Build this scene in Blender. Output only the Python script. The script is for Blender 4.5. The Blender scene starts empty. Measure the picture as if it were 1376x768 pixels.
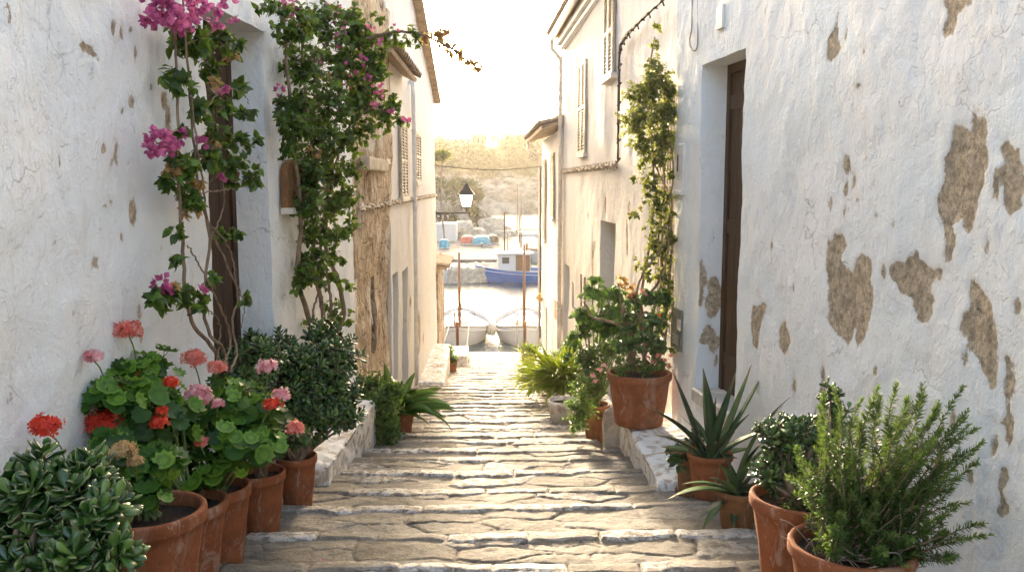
import bpy, bmesh, math, random
import numpy as np
from mathutils import Vector, Matrix

random.seed(7)
RS = np.random.RandomState(11)
R = math.radians
scn = bpy.context.scene
COL = scn.collection

# ------------------------------------------------------------------ camera
F = 1150.0
CAMZ = 5.3
PITCH = math.atan(137 / F)
YAW = math.atan(18 / F)
_f = Vector((math.sin(YAW) * math.cos(PITCH), math.cos(YAW) * math.cos(PITCH), -math.sin(PITCH)))
_r = Vector((math.cos(YAW), -math.sin(YAW), 0))
_u = _r.cross(_f)


def ray(px, py):
    return _f + _r * ((px - 688) / F) + _u * ((384 - py) / F)


def P(px, py, Y):
    d = ray(px, py)
    t = Y / d.y
    return Vector((d.x * t, Y, CAMZ + d.z * t))


def PW(px, py, w, off=0.0):
    """point on wall w = (a, b, sgn): X = a + b*Y, moved off metres into the alley"""
    a, b, s = w
    d = ray(px, py)
    aa = a - s * off
    t = aa / (d.x - b * d.y)
    return Vector((d.x * t, d.y * t, CAMZ + d.z * t))


def wx(w, y):
    return w[0] + w[1] * y


# ------------------------------------------------------------------ tags
def tag(o, label=None, cat=None, group=None, kind=None):
    if label: o['label'] = label
    if cat: o['category'] = cat
    if group: o['group'] = group
    if kind: o['kind'] = kind
    return o


def thing(name, loc, label, cat, group=None):
    o = bpy.data.objects.new(name, None)
    o.empty_display_size = 0.1
    COL.objects.link(o)
    o.location = loc
    return tag(o, label, cat, group)


def world_loc(o):
    v = Vector((0, 0, 0))
    while o is not None:
        v = v + Vector(o.location)
        o = o.parent
    return v


def link(name, me, mat=None, parent=None, label=None):
    """mesh given in world coordinates; becomes a child without moving"""
    o = bpy.data.objects.new(name, me)
    if mat is not None and not me.materials:
        me.materials.append(mat)
    COL.objects.link(o)
    if parent is not None:
        o.parent = parent
        off = world_loc(parent)
        if off.length > 0:
            me.transform(Matrix.Translation(-off))
    if label: o['label'] = label
    return o


def mesh_np(name, V, faces, attrs=None, smooth=True):
    """faces: list of (k, array[n,k]) or one array"""
    me = bpy.data.meshes.new(name)
    V = np.asarray(V, dtype=np.float32).reshape(-1, 3)
    if isinstance(faces, np.ndarray): faces = [faces]
    faces = [np.asarray(f, dtype=np.int32) for f in faces if len(f)]
    me.vertices.add(len(V))
    me.vertices.foreach_set('co', V.ravel())
    nl = sum(f.size for f in faces)
    npoly = sum(len(f) for f in faces)
    me.loops.add(nl)
    me.loops.foreach_set('vertex_index', np.concatenate([f.ravel() for f in faces]))
    me.polygons.add(npoly)
    starts = []
    c = 0
    for f in faces:
        k = f.shape[1]
        starts.append(c + k * np.arange(len(f)))
        c += f.size
    me.polygons.foreach_set('loop_start', np.concatenate(starts).astype(np.int32))
    me.polygons.foreach_set('use_smooth', np.full(npoly, smooth, dtype=bool))
    for k, v in (attrs or {}).items():
        a = me.attributes.new(k, 'FLOAT', 'POINT')
        a.data.foreach_set('value', np.asarray(v, dtype=np.float32).ravel())
    me.update(calc_edges=True)
    me.validate()
    return me


# ------------------------------------------------------------------ simple shape collector
class MB:
    def __init__(s):
        s.V = []; s.F = []

    def add(s, vs, fs):
        n = len(s.V)
        s.V += [tuple(v) for v in vs]
        s.F += [tuple(i + n for i in f) for f in fs]

    def box(s, c, size, rot=0.0, tilt=0.0, axis='Z'):
        hx, hy, hz = size[0] / 2, size[1] / 2, size[2] / 2
        m = Matrix.Rotation(rot, 3, 'Z') @ Matrix.Rotation(tilt, 3, 'X')
        vs = [Vector(c) + m @ Vector((x * hx, y * hy, z * hz)) for x in (-1, 1) for y in (-1, 1) for z in (-1, 1)]
        s.add(vs, [(0, 1, 3, 2), (4, 6, 7, 5), (0, 4, 5, 1), (2, 3, 7, 6), (0, 2, 6, 4), (1, 5, 7, 3)])

    def hexa(s, vs):  # 8 points, bottom 4 then top 4, in order round
        s.add(vs, [(3, 2, 1, 0), (4, 5, 6, 7), (0, 1, 5, 4), (1, 2, 6, 5), (2, 3, 7, 6), (3, 0, 4, 7)])

    def tube(s, pts, rad, n=6, cap=True):
        pts = [Vector(p) for p in pts]
        if not isinstance(rad, (list, tuple)): rad = [rad] * len(pts)
        base = len(s.V)
        ref = None
        for i, p in enumerate(pts):
            d = (pts[min(i + 1, len(pts) - 1)] - pts[max(i - 1, 0)])
            if d.length < 1e-9: d = Vector((0, 0, 1))
            d.normalize()
            if ref is None:
                ref = Vector((1, 0, 0)) if abs(d.x) < .8 else Vector((0, 1, 0))
            u = ref - d * ref.dot(d)
            if u.length < 1e-6: u = d.orthogonal()
            u.normalize(); ref = u
            v = d.cross(u)
            for k in range(n):
                a = 2 * math.pi * k / n
                s.V.append(tuple(p + (u * math.cos(a) + v * math.sin(a)) * rad[i]))
        for i in range(len(pts) - 1):
            for k in range(n):
                a = base + i * n + k; b = base + i * n + (k + 1) % n
                s.F.append((a, b, b + n, a + n))
        if cap:
            s.F.append(tuple(base + k for k in reversed(range(n))))
            s.F.append(tuple(base + (len(pts) - 1) * n + k for k in range(n)))

    def lathe(s, prof, c, n=40, sq=1.0, wob=0.0, seed=0):
        c = Vector(c)
        base = len(s.V)
        rr = random.Random(seed)
        ph = rr.random() * 6
        for r, z in prof:
            for k in range(n):
                a = 2 * math.pi * k / n
                q = r * (1 + wob * math.sin(2 * a + ph) + wob * .5 * math.sin(3 * a + ph * 2))
                s.V.append((c.x + q * math.cos(a), c.y + q * math.sin(a) * sq, c.z + z))
        for i in range(len(prof) - 1):
            for k in range(n):
                a = base + i * n + k; b = base + i * n + (k + 1) % n
                s.F.append((a, b, b + n, a + n))

    def build(s, name, mat, parent=None, smooth=False, bevel=0.0, label=None):
        me = bpy.data.meshes.new(name)
        me.from_pydata(s.V, [], s.F)
        me.update()
        if bevel > 0:
            bm = bmesh.new(); bm.from_mesh(me)
            bmesh.ops.recalc_face_normals(bm, faces=bm.faces)
            es = [e for e in bm.edges if len(e.link_faces) == 2 and e.calc_face_angle(0) > .5]
            bmesh.ops.bevel(bm, geom=es, offset=bevel, segments=2, profile=.6, affect='EDGES', clamp_overlap=True)
            bm.to_mesh(me); bm.free()
        if smooth:
            me.polygons.foreach_set('use_smooth', [True] * len(me.polygons))
        return link(name, me, mat, parent, label)


# ------------------------------------------------------------------ noise (numpy)
def _h(ix, iy, seed):
    h = (ix.astype(np.int64) * 374761393 + iy.astype(np.int64) * 668265263 + seed * 974634777) & 0xffffffff
    h = ((h ^ (h >> 13)) * 1274126177) & 0xffffffff
    h = h ^ (h >> 16)
    return (h & 0xffffff) / float(0xffffff)


def vn(x, y, seed=0):
    x = np.asarray(x, dtype=np.float64); y = np.asarray(y, dtype=np.float64)
    x, y = np.broadcast_arrays(x, y)
    ix = np.floor(x); iy = np.floor(y)
    fx = x - ix; fy = y - iy
    fx = fx * fx * fx * (fx * (fx * 6 - 15) + 10); fy = fy * fy * fy * (fy * (fy * 6 - 15) + 10)
    a = _h(ix, iy, seed); b = _h(ix + 1, iy, seed); c = _h(ix, iy + 1, seed); d = _h(ix + 1, iy + 1, seed)
    return (a * (1 - fx) + b * fx) * (1 - fy) + (c * (1 - fx) + d * fx) * fy


def fbm(x, y, seed=0, o=4, g=.5):
    """about -1..1"""
    t = 0; amp = 1; s = 0
    x = np.asarray(x, dtype=np.float64); y = np.asarray(y, dtype=np.float64)
    for i in range(o):
        t = t + amp * (vn(x * 2 ** i + 13.7 * i, y * 2 ** i - 7.1 * i, seed + i) * 2 - 1)
        s += amp; amp *= g
    return t / s * 1.6


def voronoi(x, y, seed=0, jit=.85):
    """F2-F1 edge distance and cell random value"""
    ix = np.floor(x); iy = np.floor(y)
    f1 = np.full(x.shape, 9.); f2 = np.full(x.shape, 9.); cell = np.zeros(x.shape); cell2 = np.zeros(x.shape)
    for dx in (-1, 0, 1):
        for dy in (-1, 0, 1):
            cx = ix + dx; cy = iy + dy
            px = cx + .5 + jit * (_h(cx, cy, seed) - .5); py = cy + .5 + jit * (_h(cx, cy, seed + 5) - .5)
            d = np.sqrt((px - x) ** 2 + (py - y) ** 2)
            r = _h(cx, cy, seed + 9); r2 = _h(cx, cy, seed + 19)
            near = d < f1
            f2 = np.where(near, f1, np.minimum(f2, d))
            cell = np.where(near, r, cell); cell2 = np.where(near, r2, cell2)
            f1 = np.where(near, d, f1)
    return f2 - f1, cell, cell2


# ------------------------------------------------------------------ materials
class NT:
    def __init__(s, name):
        s.m = bpy.data.materials.new(name)
        s.m.use_nodes = True
        s.t = s.m.node_tree
        s.t.nodes.clear()
        s.out = s.n('ShaderNodeOutputMaterial')

    def n(s, kind, **kw):
        nd = s.t.nodes.new(kind)
        for k, v in kw.items():
            setattr(nd, k, v)
        return nd

    def l(s, a, b):
        s.t.links.new(a, b)

    def inp(s, nd, key, v):
        if isinstance(v, bpy.types.NodeSocket): s.l(v, nd.inputs[key])
        else: nd.inputs[key].default_value = v

    def coord(s, scale=(1, 1, 1), which='Object'):
        tc = s.n('ShaderNodeTexCoord'); mp = s.n('ShaderNodeMapping')
        s.l(tc.outputs[which], mp.inputs['Vector'])
        mp.inputs['Scale'].default_value = scale
        return mp.outputs[0]

    def noise(s, vec, scale, detail=4, rough=.55, dist=0.0):
        nd = s.n('ShaderNodeTexNoise')
        s.l(vec, nd.inputs['Vector'])
        nd.inputs['Scale'].default_value = scale; nd.inputs['Detail'].default_value = detail
        nd.inputs['Roughness'].default_value = rough; nd.inputs['Distortion'].default_value = dist
        return nd.outputs['Fac']

    def voro(s, vec, scale, feature='F1', out='Distance'):
        nd = s.n('ShaderNodeTexVoronoi', feature=feature)
        s.l(vec, nd.inputs['Vector']); nd.inputs['Scale'].default_value = scale
        return nd.outputs[out]

    def ramp(s, fac, stops, interp='LINEAR'):
        nd = s.n('ShaderNodeValToRGB')
        cr = nd.color_ramp; cr.interpolation = interp
        while len(cr.elements) < len(stops): cr.elements.new(.5)
        for e, (p, c) in zip(cr.elements, stops):
            e.position = p
            e.color = (c, c, c, 1) if isinstance(c, (int, float)) else (*c, 1)
        s.l(fac, nd.inputs['Fac'])
        return nd.outputs['Color']

    def mix(s, fac, a, b, mode='MIX'):
        nd = s.n('ShaderNodeMix', data_type='RGBA', blend_type=mode)
        s.inp(nd, 0, fac)
        for i, v in ((6, a), (7, b)):
            if isinstance(v, tuple) and len(v) == 3: v = (*v, 1)
            s.inp(nd, i, v)
        return nd.outputs[2]

    def math(s, op, a, b=0.0, c=None, clamp=False):
        nd = s.n('ShaderNodeMath', operation=op, use_clamp=clamp)
        s.inp(nd, 0, a); s.inp(nd, 1, b)
        if c is not None: s.inp(nd, 2, c)
        return nd.outputs[0]

    def step(s, v, lo, hi):
        nd = s.n('ShaderNodeMapRange', interpolation_type='SMOOTHSTEP')
        s.inp(nd, 'Value', v)
        nd.inputs['From Min'].default_value = lo; nd.inputs['From Max'].default_value = hi
        return nd.outputs[0]

    def attr(s, name):
        nd = s.n('ShaderNodeAttribute', attribute_name=name)
        return nd.outputs['Fac']

    def bump(s, h, dist=.01, strength=1.0, normal=None):
        nd = s.n('ShaderNodeBump')
        nd.inputs['Distance'].default_value = dist; nd.inputs['Strength'].default_value = strength
        s.l(h, nd.inputs['Height'])
        if normal is not None: s.l(normal, nd.inputs['Normal'])
        return nd.outputs[0]

    def bsdf(s, col, rough=.8, normal=None, spec=.3, **kw):
        nd = s.n('ShaderNodeBsdfPrincipled')
        if isinstance(col, tuple): col = (*col[:3], 1)
        s.inp(nd, 'Base Color', col); s.inp(nd, 'Roughness', rough)
        nd.inputs['Specular IOR Level'].default_value = spec
        if normal is not None: s.l(normal, nd.inputs['Normal'])
        for k, v in kw.items(): s.inp(nd, k, v)
        s.l(nd.outputs[0], s.out.inputs['Surface'])
        return nd


def plaster(name, base=(.80, .79, .76), cool=(.70, .74, .77), stone=(.52, .40, .27), dirt=.25, chips=.5, warm=0.0, rough_amt=1.0, patch=(.62, .56, .47)):
    n = NT(name)
    v = n.coord()
    vs = n.coord((1, 1, .28))
    big = n.noise(v, 1.1, 5, .6)
    mid = n.noise(vs, 4.5, 6, .62, .6)
    fine = n.noise(v, 38, 6, .65)
    gr = n.noise(v, 190, 3, .6)
    trowel = n.noise(n.coord((1, .55, 1)), 9, 5, .6, 1.2)
    col = n.mix(n.step(big, .38, .62), cool, base)
    # grey weathering runs
    col = n.mix(n.math('MULTIPLY', n.step(mid, .56, .74), dirt), col, patch)
    st2 = n.noise(n.coord((1, 1, .12)), 7, 5, .7)
    col = n.mix(n.math('MULTIPLY', n.step(st2, .6, .8), dirt * .6), col, (.42, .40, .36))
    # peel: attribute plus small ragged noise
    pn = n.math('MULTIPLY', n.math('SUBTRACT', n.noise(n.coord((1, 1, .6)), 30, 7, .78), .5), .06)
    sd = n.math('ADD', n.attr('peel'), pn)
    peel = n.step(sd, -.0015, .0025)
    # small procedural chips
    cv = n.coord((1, 1, .42))
    c1 = n.noise(cv, 7.5, 7, .72, .4)
    gate = n.step(n.noise(v, .9, 3, .5), .46, .62)
    chip = n.math('MULTIPLY', n.step(c1, .735 - .03 * chips, .742 - .03 * chips), gate)
    c2 = n.noise(cv, 21, 5, .65)
    gate2 = n.step(n.noise(v, 1.7, 3, .5), .5, .6)
    chip2 = n.math('MULTIPLY', n.step(c2, .74 - .02 * chips, .75 - .02 * chips), gate2)
    allp = n.math('MAXIMUM', n.math('MAXIMUM', peel, chip), chip2, clamp=True)
    halo = n.math('MULTIPLY', n.step(sd, -.03, .0), .18)
    col = n.mix(halo, col, patch)
    sn = n.noise(v, 26, 9, .80)
    scol = n.ramp(sn, [(.36, tuple(c * .42 for c in stone)), (.5, stone), (.64, tuple(min(1, c * 1.55) for c in stone))])
    pits = n.voro(v, 70)
    scol = n.mix(n.math('MULTIPLY', n.step(n.noise(v, 12, 4, .6), .45, .65), .5), scol, tuple(c * .62 for c in stone))
    lip = n.math('MULTIPLY', n.step(sd, -.001, .001), n.math('SUBTRACT', 1.0, n.step(n.math('ADD', sd, n.math('MULTIPLY', n.math('SUBTRACT', n.noise(v, 19, 5, .7), .5), .03)), .004, .008)))
    scol = n.mix(n.math('MULTIPLY', lip, .75), scol, (.58, .50, .40))
    scol = n.mix(n.math('MULTIPLY', n.step(n.noise(v, 9, 5, .7, .5), .55, .62), .6), scol, tuple(min(1, c * 1.35 + .06) for c in stone))
    col = n.mix(allp, col, scol)
    # hairline cracks
    wv = n.n('ShaderNodeVectorMath', operation='ADD')
    n.l(v, wv.inputs[0])
    nz = n.n('ShaderNodeTexNoise'); n.l(v, nz.inputs['Vector']); nz.inputs['Scale'].default_value = 3.0; nz.inputs['Detail'].default_value = 6
    sc = n.n('ShaderNodeVectorMath', operation='SCALE'); n.l(nz.outputs['Color'], sc.inputs[0]); sc.inputs['Scale'].default_value = .55
    n.l(sc.outputs[0], wv.inputs[1])
    cr = n.voro(wv.outputs[0], 1.25, 'DISTANCE_TO_EDGE')
    crack = n.math('MULTIPLY', n.math('SUBTRACT', 1.0, n.step(cr, .0, .007)), n.step(n.noise(v, 2.3, 3), .5, .6))
    crack = n.math('MULTIPLY', crack, n.math('SUBTRACT', 1.0, allp))
    col = n.mix(n.math('MULTIPLY', crack, .55), col, (.30, .26, .22))
    # heights in metres
    h = n.math('MULTIPLY', trowel, .0085 * rough_amt)
    strk = n.noise(n.coord((1, 1, .35)), 24, 6, .7, .8)
    h = n.math('ADD', h, n.math('MULTIPLY', strk, .0085 * rough_amt))
    h = n.math('ADD', h, n.math('MULTIPLY', mid, .006 * rough_amt))
    h = n.math('ADD', h, n.math('MULTIPLY', fine, .0075 * rough_amt))
    h = n.math('ADD', h, n.math('MULTIPLY', gr, .0007))
    flake = n.step(n.noise(n.coord((1, 1, .6)), 14, 5, .6, .8), .52, .56)
    h = n.math('ADD', h, n.math('MULTIPLY', n.math('MULTIPLY', flake, n.step(big, .36, .5)), .0042))
    h = n.math('SUBTRACT', h, n.math('MULTIPLY', allp, .020))
    h = n.math('ADD', h, n.math('MULTIPLY', n.math('MULTIPLY', sn, allp), .022))
    h = n.math('ADD', h, n.math('MULTIPLY', n.math('MULTIPLY', n.noise(v, 16, 4, .6), allp), .02))
    h = n.math('SUBTRACT', h, n.math('MULTIPLY', crack, .002))
    nb = n.bump(h, 1.0, .85)
    n.bsdf(col, .92, nb, .15)
    return n.m


def simple(name, col, rough=.7, var=.25, scale=12, bump=.002, spec=.3, metal=0.0, stretch=(1, 1, 1)):
    n = NT(name)
    v = n.coord(stretch)
    a = n.noise(v, scale, 6, .65)
    b = n.noise(v, scale * .18, 3, .5)
    lo = tuple(c * (1 - var) for c in col); hi = tuple(min(1, c * (1 + var)) for c in col)
    c = n.ramp(a, [(.3, lo), (.7, hi)])
    c = n.mix(n.math('MULTIPLY', n.step(b, .5, .7), .4), c, lo)
    nb = n.bump(a, bump, .8)
    n.bsdf(c, rough, nb, spec, Metallic=metal)
    return n.m


def leafmat(name, c0, c1, c2=None, rough=.45, trans=.35, spec=.4, tcol=None, edge=None, zone=None):
    """colour varies per leaf by the point attribute rnd"""
    n = NT(name)
    a = n.attr('rnd')
    c2 = c2 or c1
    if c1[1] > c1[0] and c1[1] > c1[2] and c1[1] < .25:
        c0, c1, c2 = (tuple(q * w_ for q in k_) for k_, w_ in ((c0, .34), (c1, .62), (c2, .88)))  # greens toned down, range widened so the dark leaves carry painted foliage shade
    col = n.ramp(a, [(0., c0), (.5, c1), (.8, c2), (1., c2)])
    v = n.coord()
    col = n.mix(n.math('MULTIPLY', n.noise(v, 60, 3, .6), .35), col, tuple(c * .5 for c in c0))
    if edge: col = n.mix(n.step(n.attr('tip'), .72, 1.0), col, edge)
    if zone:
        tp = n.attr('tip')
        col = n.mix(n.math('MULTIPLY', n.math('MULTIPLY', n.step(tp, .3, .5), n.step(tp, .85, .55)), .6), col, zone)
    nb = n.bump(n.noise(v, 120, 3, .6), .0012, .5)
    p = n.n('ShaderNodeBsdfPrincipled')
    n.l(col, p.inputs['Base Color']); p.inputs['Roughness'].default_value = rough
    p.inputs['Specular IOR Level'].default_value = spec
    n.l(nb, p.inputs['Normal'])
    t = n.n('ShaderNodeBsdfTranslucent')
    tc = n.mix(.5, col, tcol or tuple(min(1, c * 2.4) for c in c2))
    n.l(tc, t.inputs['Color'])
    mx = n.n('ShaderNodeMixShader'); mx.inputs[0].default_value = trans
    n.l(p.outputs[0], mx.inputs[1]); n.l(t.outputs[0], mx.inputs[2])
    n.l(mx.outputs[0], n.out.inputs['Surface'])
    return n.m


def terracotta(name, col=(.26, .085, .034)):
    n = NT(name)
    v = n.coord()
    a = n.noise(v, 9, 6, .65)
    b = n.noise(n.coord((1, 1, .5)), 4.5, 5, .7, .5)
    f = n.noise(v, 120, 4, .6)
    c = n.ramp(a, [(.3, tuple(x * .68 for x in col)), (.55, col), (.75, (col[0] * 1.25, col[1] * 1.35, col[2] * 1.5))])
    c = n.mix(n.math('MULTIPLY', n.step(b, .53, .68), .45), c, (.40, .27, .19))
    c = n.mix(n.math('MULTIPLY', n.step(n.noise(n.coord((1, 1, .35)), 11, 7, .75, .5), .57, .63), .40), c, (.46, .36, .29))
    c = n.mix(n.math('MULTIPLY', n.step(n.noise(v, 3.1, 6, .7), .56, .66), .5), c, (.13, .085, .04))
    c = n.mix(n.math('MULTIPLY', n.step(n.noise(v, 6.3, 4, .6), .58, .75), .55), c, (.16, .10, .055))
    c = n.mix(n.math('MULTIPLY', n.step(n.noise(v, 60, 4, .7), .62, .7), .35), c, (.66, .5, .4))
    h = n.math('ADD', n.math('MULTIPLY', a, .003), n.math('MULTIPLY', f, .0012))
    n.bsdf(c, .86, n.bump(h, 1.0, .8), .2)
    return n.m


M = {}


def mats():
    M['white1'] = plaster('plaster_left_near', base=(.86, .84, .79), cool=(.80, .80, .77), dirt=.34, chips=1.5)
    M['white2'] = plaster('plaster_right_near', base=(.87, .86, .82), cool=(.80, .83, .82), dirt=.24, chips=1.6, stone=(.50, .405, .285))
    M['white3'] = plaster('plaster_right_house', base=(.68, .66, .62), cool=(.64, .62, .60), dirt=.12, chips=.3, stone=(.42, .32, .22))
    M['white4'] = plaster('plaster_left_house', base=(.70, .68, .64), cool=(.66, .64, .61), dirt=.16, chips=.2, stone=(.42, .32, .22))
    M['rough'] = plaster('plaster_worn_brown', base=(.70, .61, .49), cool=(.58, .49, .38), dirt=1.0, chips=4.2, stone=(.50, .37, .24), rough_amt=2.6, patch=(.44, .34, .23))
    M['terra'] = terracotta('terracotta_pot')
    M['terra2'] = terracotta('terracotta_pale', (.29, .12, .055))
    M['terra3'] = terracotta('terracotta_aged', (.22, .105, .043))
    M['tile'] = simple('roof_tile', (.36, .27, .19), .9, .4, 7, .006)
    M['soil'] = simple('potting_soil', (.045, .030, .02), 1.0, .6, 90, .02)
    M['wood'] = simple('old_door_wood', (.060, .030, .013), .65, .45, 9, .004, stretch=(6, 6, .35))
    M['wooddark'] = simple('dark_timber', (.075, .035, .016), .55, .4, 9, .003, stretch=(6, 6, .35))
    M['shut'] = simple('shutter_paint', (.42, .36, .27), .7, .3, 14, .002)
    M['iron'] = simple('black_iron', (.03, .028, .026), .55, .4, 30, .001, .5)
    M['pipe'] = simple('painted_pipe', (.62, .56, .48), .6, .2, 12, .001)
    M['cable'] = simple('cable_rubber', (.06, .045, .035), .8, .3, 30, .001)
    M['cablew'] = simple('painted_cable', (.40, .33, .25), .8, .4, 30, .003)
    M['bark'] = simple('woody_stem', (.22, .15, .095), .9, .45, 28, .006, stretch=(1, 1, .4))
    M['barkpale'] = simple('pale_stem', (.34, .27, .19), .9, .4, 28, .005, stretch=(1, 1, .4))
    M['greenstem'] = simple('green_stem', (.13, .19, .06), .6, .3, 30, .001)
    M['plaque'] = simple('slate_plaque', (.16, .17, .15), .45, .35, 18, .004, .5)
    M['metalw'] = simple('white_box_paint', (.66, .64, .60), .5, .15, 10, .001)
    M['redbox'] = simple('red_box_paint', (.36, .09, .035), .6, .3, 12, .001)
    M['marble'] = simple('sill_stone', (.62, .56, .48), .7, .25, 9, .003)
    M['darkrec'] = simple('dark_opening', (.05, .045, .04), .9, .3, 9, .002)
    M['graydoor'] = simple('grey_door_paint', (.42, .42, .42), .7, .2, 8, .002, stretch=(5, 5, .4))
    M['hullw'] = simple('white_boat_paint', (.50, .49, .47), .35, .08, 6, .001, .5)
    M['hullb'] = simple('blue_boat_paint', (.0, .10, .33), .3, .2, 6, .001, .5)
    M['varnish'] = simple('varnished_wood', (.14, .055, .02), .4, .35, 10, .002, .5, stretch=(4, 4, .5))
    M['canvas'] = simple('boat_canvas', (.70, .68, .63), .8, .12, 5, .01)
    M['redp'] = simple('red_boat_paint', (.50, .10, .07), .4, .2, 6, .001)
    M['teal'] = simple('teal_boat_paint', (.07, .30, .36), .4, .2, 6, .001)
    M['rope'] = simple('rope', (.55, .50, .40), .9, .2, 40, .002)
    M['fender'] = simple('fender_grey', (.45, .43, .40), .5, .2, 10, .001)

    n = NT('worn_render')
    v = n.coord(); vs = n.coord((1, 1, .5))
    a = n.noise(v, 3, 8, .72, .6); b = n.noise(vs, 5.5, 8, .75, .8); f = n.noise(v, 34, 8, .78)
    c = n.ramp(a, [(.3, (.34, .24, .15)), (.5, (.56, .44, .31)), (.68, (.70, .60, .47))])
    st = n.step(b, .49, .60)
    c = n.mix(n.math('MULTIPLY', st, .7), c, (.30, .195, .115))
    vo = n.voro(n.coord((1, 1, 1.6)), 3.4, 'DISTANCE_TO_EDGE')
    c = n.mix(n.math('MULTIPLY', n.math('SUBTRACT', 1.0, n.step(vo, .02, .07)), n.math('MULTIPLY', st, .8)), c, (.12, .08, .05))
    c = n.mix(n.math('MULTIPLY', n.step(n.noise(vs, 13, 6, .75, .5), .54, .62), .7), c, (.42, .27, .13))
    c = n.mix(n.math('MULTIPLY', n.step(f, .56, .64), .6), c, (.10, .065, .04))
    c = n.mix(n.math('MULTIPLY', n.step(n.noise(v, 1.4, 5, .7), .55, .62), .8), c, (.74, .68, .58))
    h = n.math('ADD', n.math('MULTIPLY', b, .05), n.math('MULTIPLY', f, .014))
    h = n.math('SUBTRACT', h, n.math('MULTIPLY', st, .015))
    h = n.math('ADD', h, n.math('MULTIPLY', n.step(vo, .02, .10), .02))
    n.bsdf(c, .95, n.bump(h, 1.0, .9), .1)
    M['worn'] = n.m

    # limestone rocks
    n = NT('limestone')
    v = n.coord()
    a = n.noise(v, 6, 8, .7, .5); b = n.noise(v, 1.6, 4, .6)
    c = n.ramp(a, [(.25, (.20, .16, .11)), (.5, (.42, .36, .28)), (.75, (.62, .56, .47))])
    c = n.mix(n.math('MULTIPLY', n.step(b, .5, .7), .5), c, (.30, .24, .17))
    h = n.math('ADD', n.math('MULTIPLY', a, .03), n.math('MULTIPLY', n.noise(v, 40, 6, .7), .006))
    n.bsdf(c, .9, n.bump(h, 1.0, .8), .2)
    M['rock'] = n.m
    n = NT('whitewashed_kerb')
    v = n.coord()
    a = n.noise(v, 9, 7, .7, .5); b = n.noise(v, 3.2, 5, .65)
    c = n.mix(n.step(a, .5, .58), (.80, .78, .73), (.50, .42, .33))
    c = n.mix(n.math('MULTIPLY', n.step(b, .5, .66), .45), c, (.38, .33, .27))
    h = n.math('ADD', n.math('MULTIPLY', a, .02), n.math('MULTIPLY', n.noise(v, 50, 6, .7), .004))
    n.bsdf(c, .9, n.bump(h, 1.0, .8), .2)
    M['kerb'] = n.m

    # flagstone path: attributes tone (per stone), joint, nose
    n = NT('limestone_flags')
    v = n.coord()
    tone = n.attr('tone'); joint = n.attr('joint'); nose = n.attr('nose')
    a = n.noise(v, 5, 8, .7, .6); f = n.noise(v, 45, 7, .72); g = n.noise(v, 17, 7, .7, .5)
    c = n.ramp(tone, [(0., (.10, .086, .064)), (.35, (.15, .132, .10)), (.7, (.205, .182, .143)), (1., (.30, .27, .22))])
    c = n.mix(n.math('MULTIPLY', n.step(a, .46, .62), .45), c, (.22, .195, .155))
    hs = n.noise(n.coord((1, 1.5, 1)), 17, 8, .8, .5)
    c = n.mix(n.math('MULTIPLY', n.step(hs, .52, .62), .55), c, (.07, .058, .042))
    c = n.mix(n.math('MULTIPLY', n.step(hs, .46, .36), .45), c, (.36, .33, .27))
    c = n.mix(n.math('MULTIPLY', n.step(g, .52, .64), .6), c, (.16, .13, .095))
    c = n.mix(n.math('MULTIPLY', n.step(n.noise(v, 2.2, 5, .6), .52, .68), .4), c, (.21, .155, .10))
    nn = n.math('MULTIPLY', nose, n.step(n.math('ADD', g, n.math('MULTIPLY', a, .4)), .78, .62))
    ncol = n.ramp(f, [(.34, (.40, .36, .30)), (.52, (.66, .62, .56)), (.7, (.78, .74, .68))])
    c = n.mix(n.math('MULTIPLY', n.step(n.noise(v, 11, 8, .75, .8), .50, .60), .5), c, (.13, .105, .075))
    c = n.mix(nn, c, ncol)
    c = n.mix(n.math('MULTIPLY', n.step(f, .55, .66), .65), c, (.075, .06, .045))
    c = n.mix(n.math('MULTIPLY', n.step(n.noise(v, 75, 5, .7), .56, .64), .4), c, (.42, .38, .31))
    jn = n.math('ADD', joint, n.math('MULTIPLY', n.math('SUBTRACT', f, .5), .9))
    c = n.mix(n.math('MULTIPLY', n.step(jn, .45, .8), .85), c, (.13, .10, .075))
    cr = n.voro(n.coord((1, 1, .3)), 3.1, 'DISTANCE_TO_EDGE')
    h = n.math('ADD', n.math('MULTIPLY', a, .004), n.math('MULTIPLY', f, .010))
    h = n.math('ADD', h, n.math('MULTIPLY', g, .006))
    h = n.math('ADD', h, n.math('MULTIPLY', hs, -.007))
    h = n.math('ADD', h, n.math('MULTIPLY', n.noise(v, 140, 5, .75), .0035))
    h = n.math('SUBTRACT', h, n.math('MULTIPLY', n.step(jn, .45, .8), .006))
    n.bsdf(c, .78, n.bump(h, 1.0, .9), .35)
    M['flags'] = n.m

    # water
    n = NT('harbour_water')
    v = n.coord((.45, 1.1, 1))
    h = n.math('ADD', n.math('MULTIPLY', n.noise(v, .9, 4, .6, .6), .22), n.math('MULTIPLY', n.noise(v, 3.6, 5, .65, .5), .19))
    n.bsdf((.012, .045, .055), .05, n.bump(h, 1.0, .75), .5, IOR=1.33)
    M['water'] = n.m

    # hill: attribute hgt
    n = NT('hillside')
    v = n.coord()
    a = n.noise(v, .12, 8, .7, .5); b = n.noise(v, .5, 7, .7)
    rockc = n.ramp(b, [(.38, (.06, .05, .038)), (.5, (.20, .18, .15)), (.64, (.38, .35, .30))])
    green = n.ramp(b, [(.4, (.03, .042, .012)), (.6, (.09, .10, .04))])
    hh = n.math('ADD', n.attr('hgt'), n.math('MULTIPLY', n.math('SUBTRACT', a, .5), 9.0))
    c = n.mix(n.step(hh, 6.0, 8.5), rockc, green)
    hb = n.math('MULTIPLY', n.noise(v, .9, 8, .75), .9)
    n.bsdf(c, .95, n.bump(hb, 1.0, .8), .1)
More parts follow.
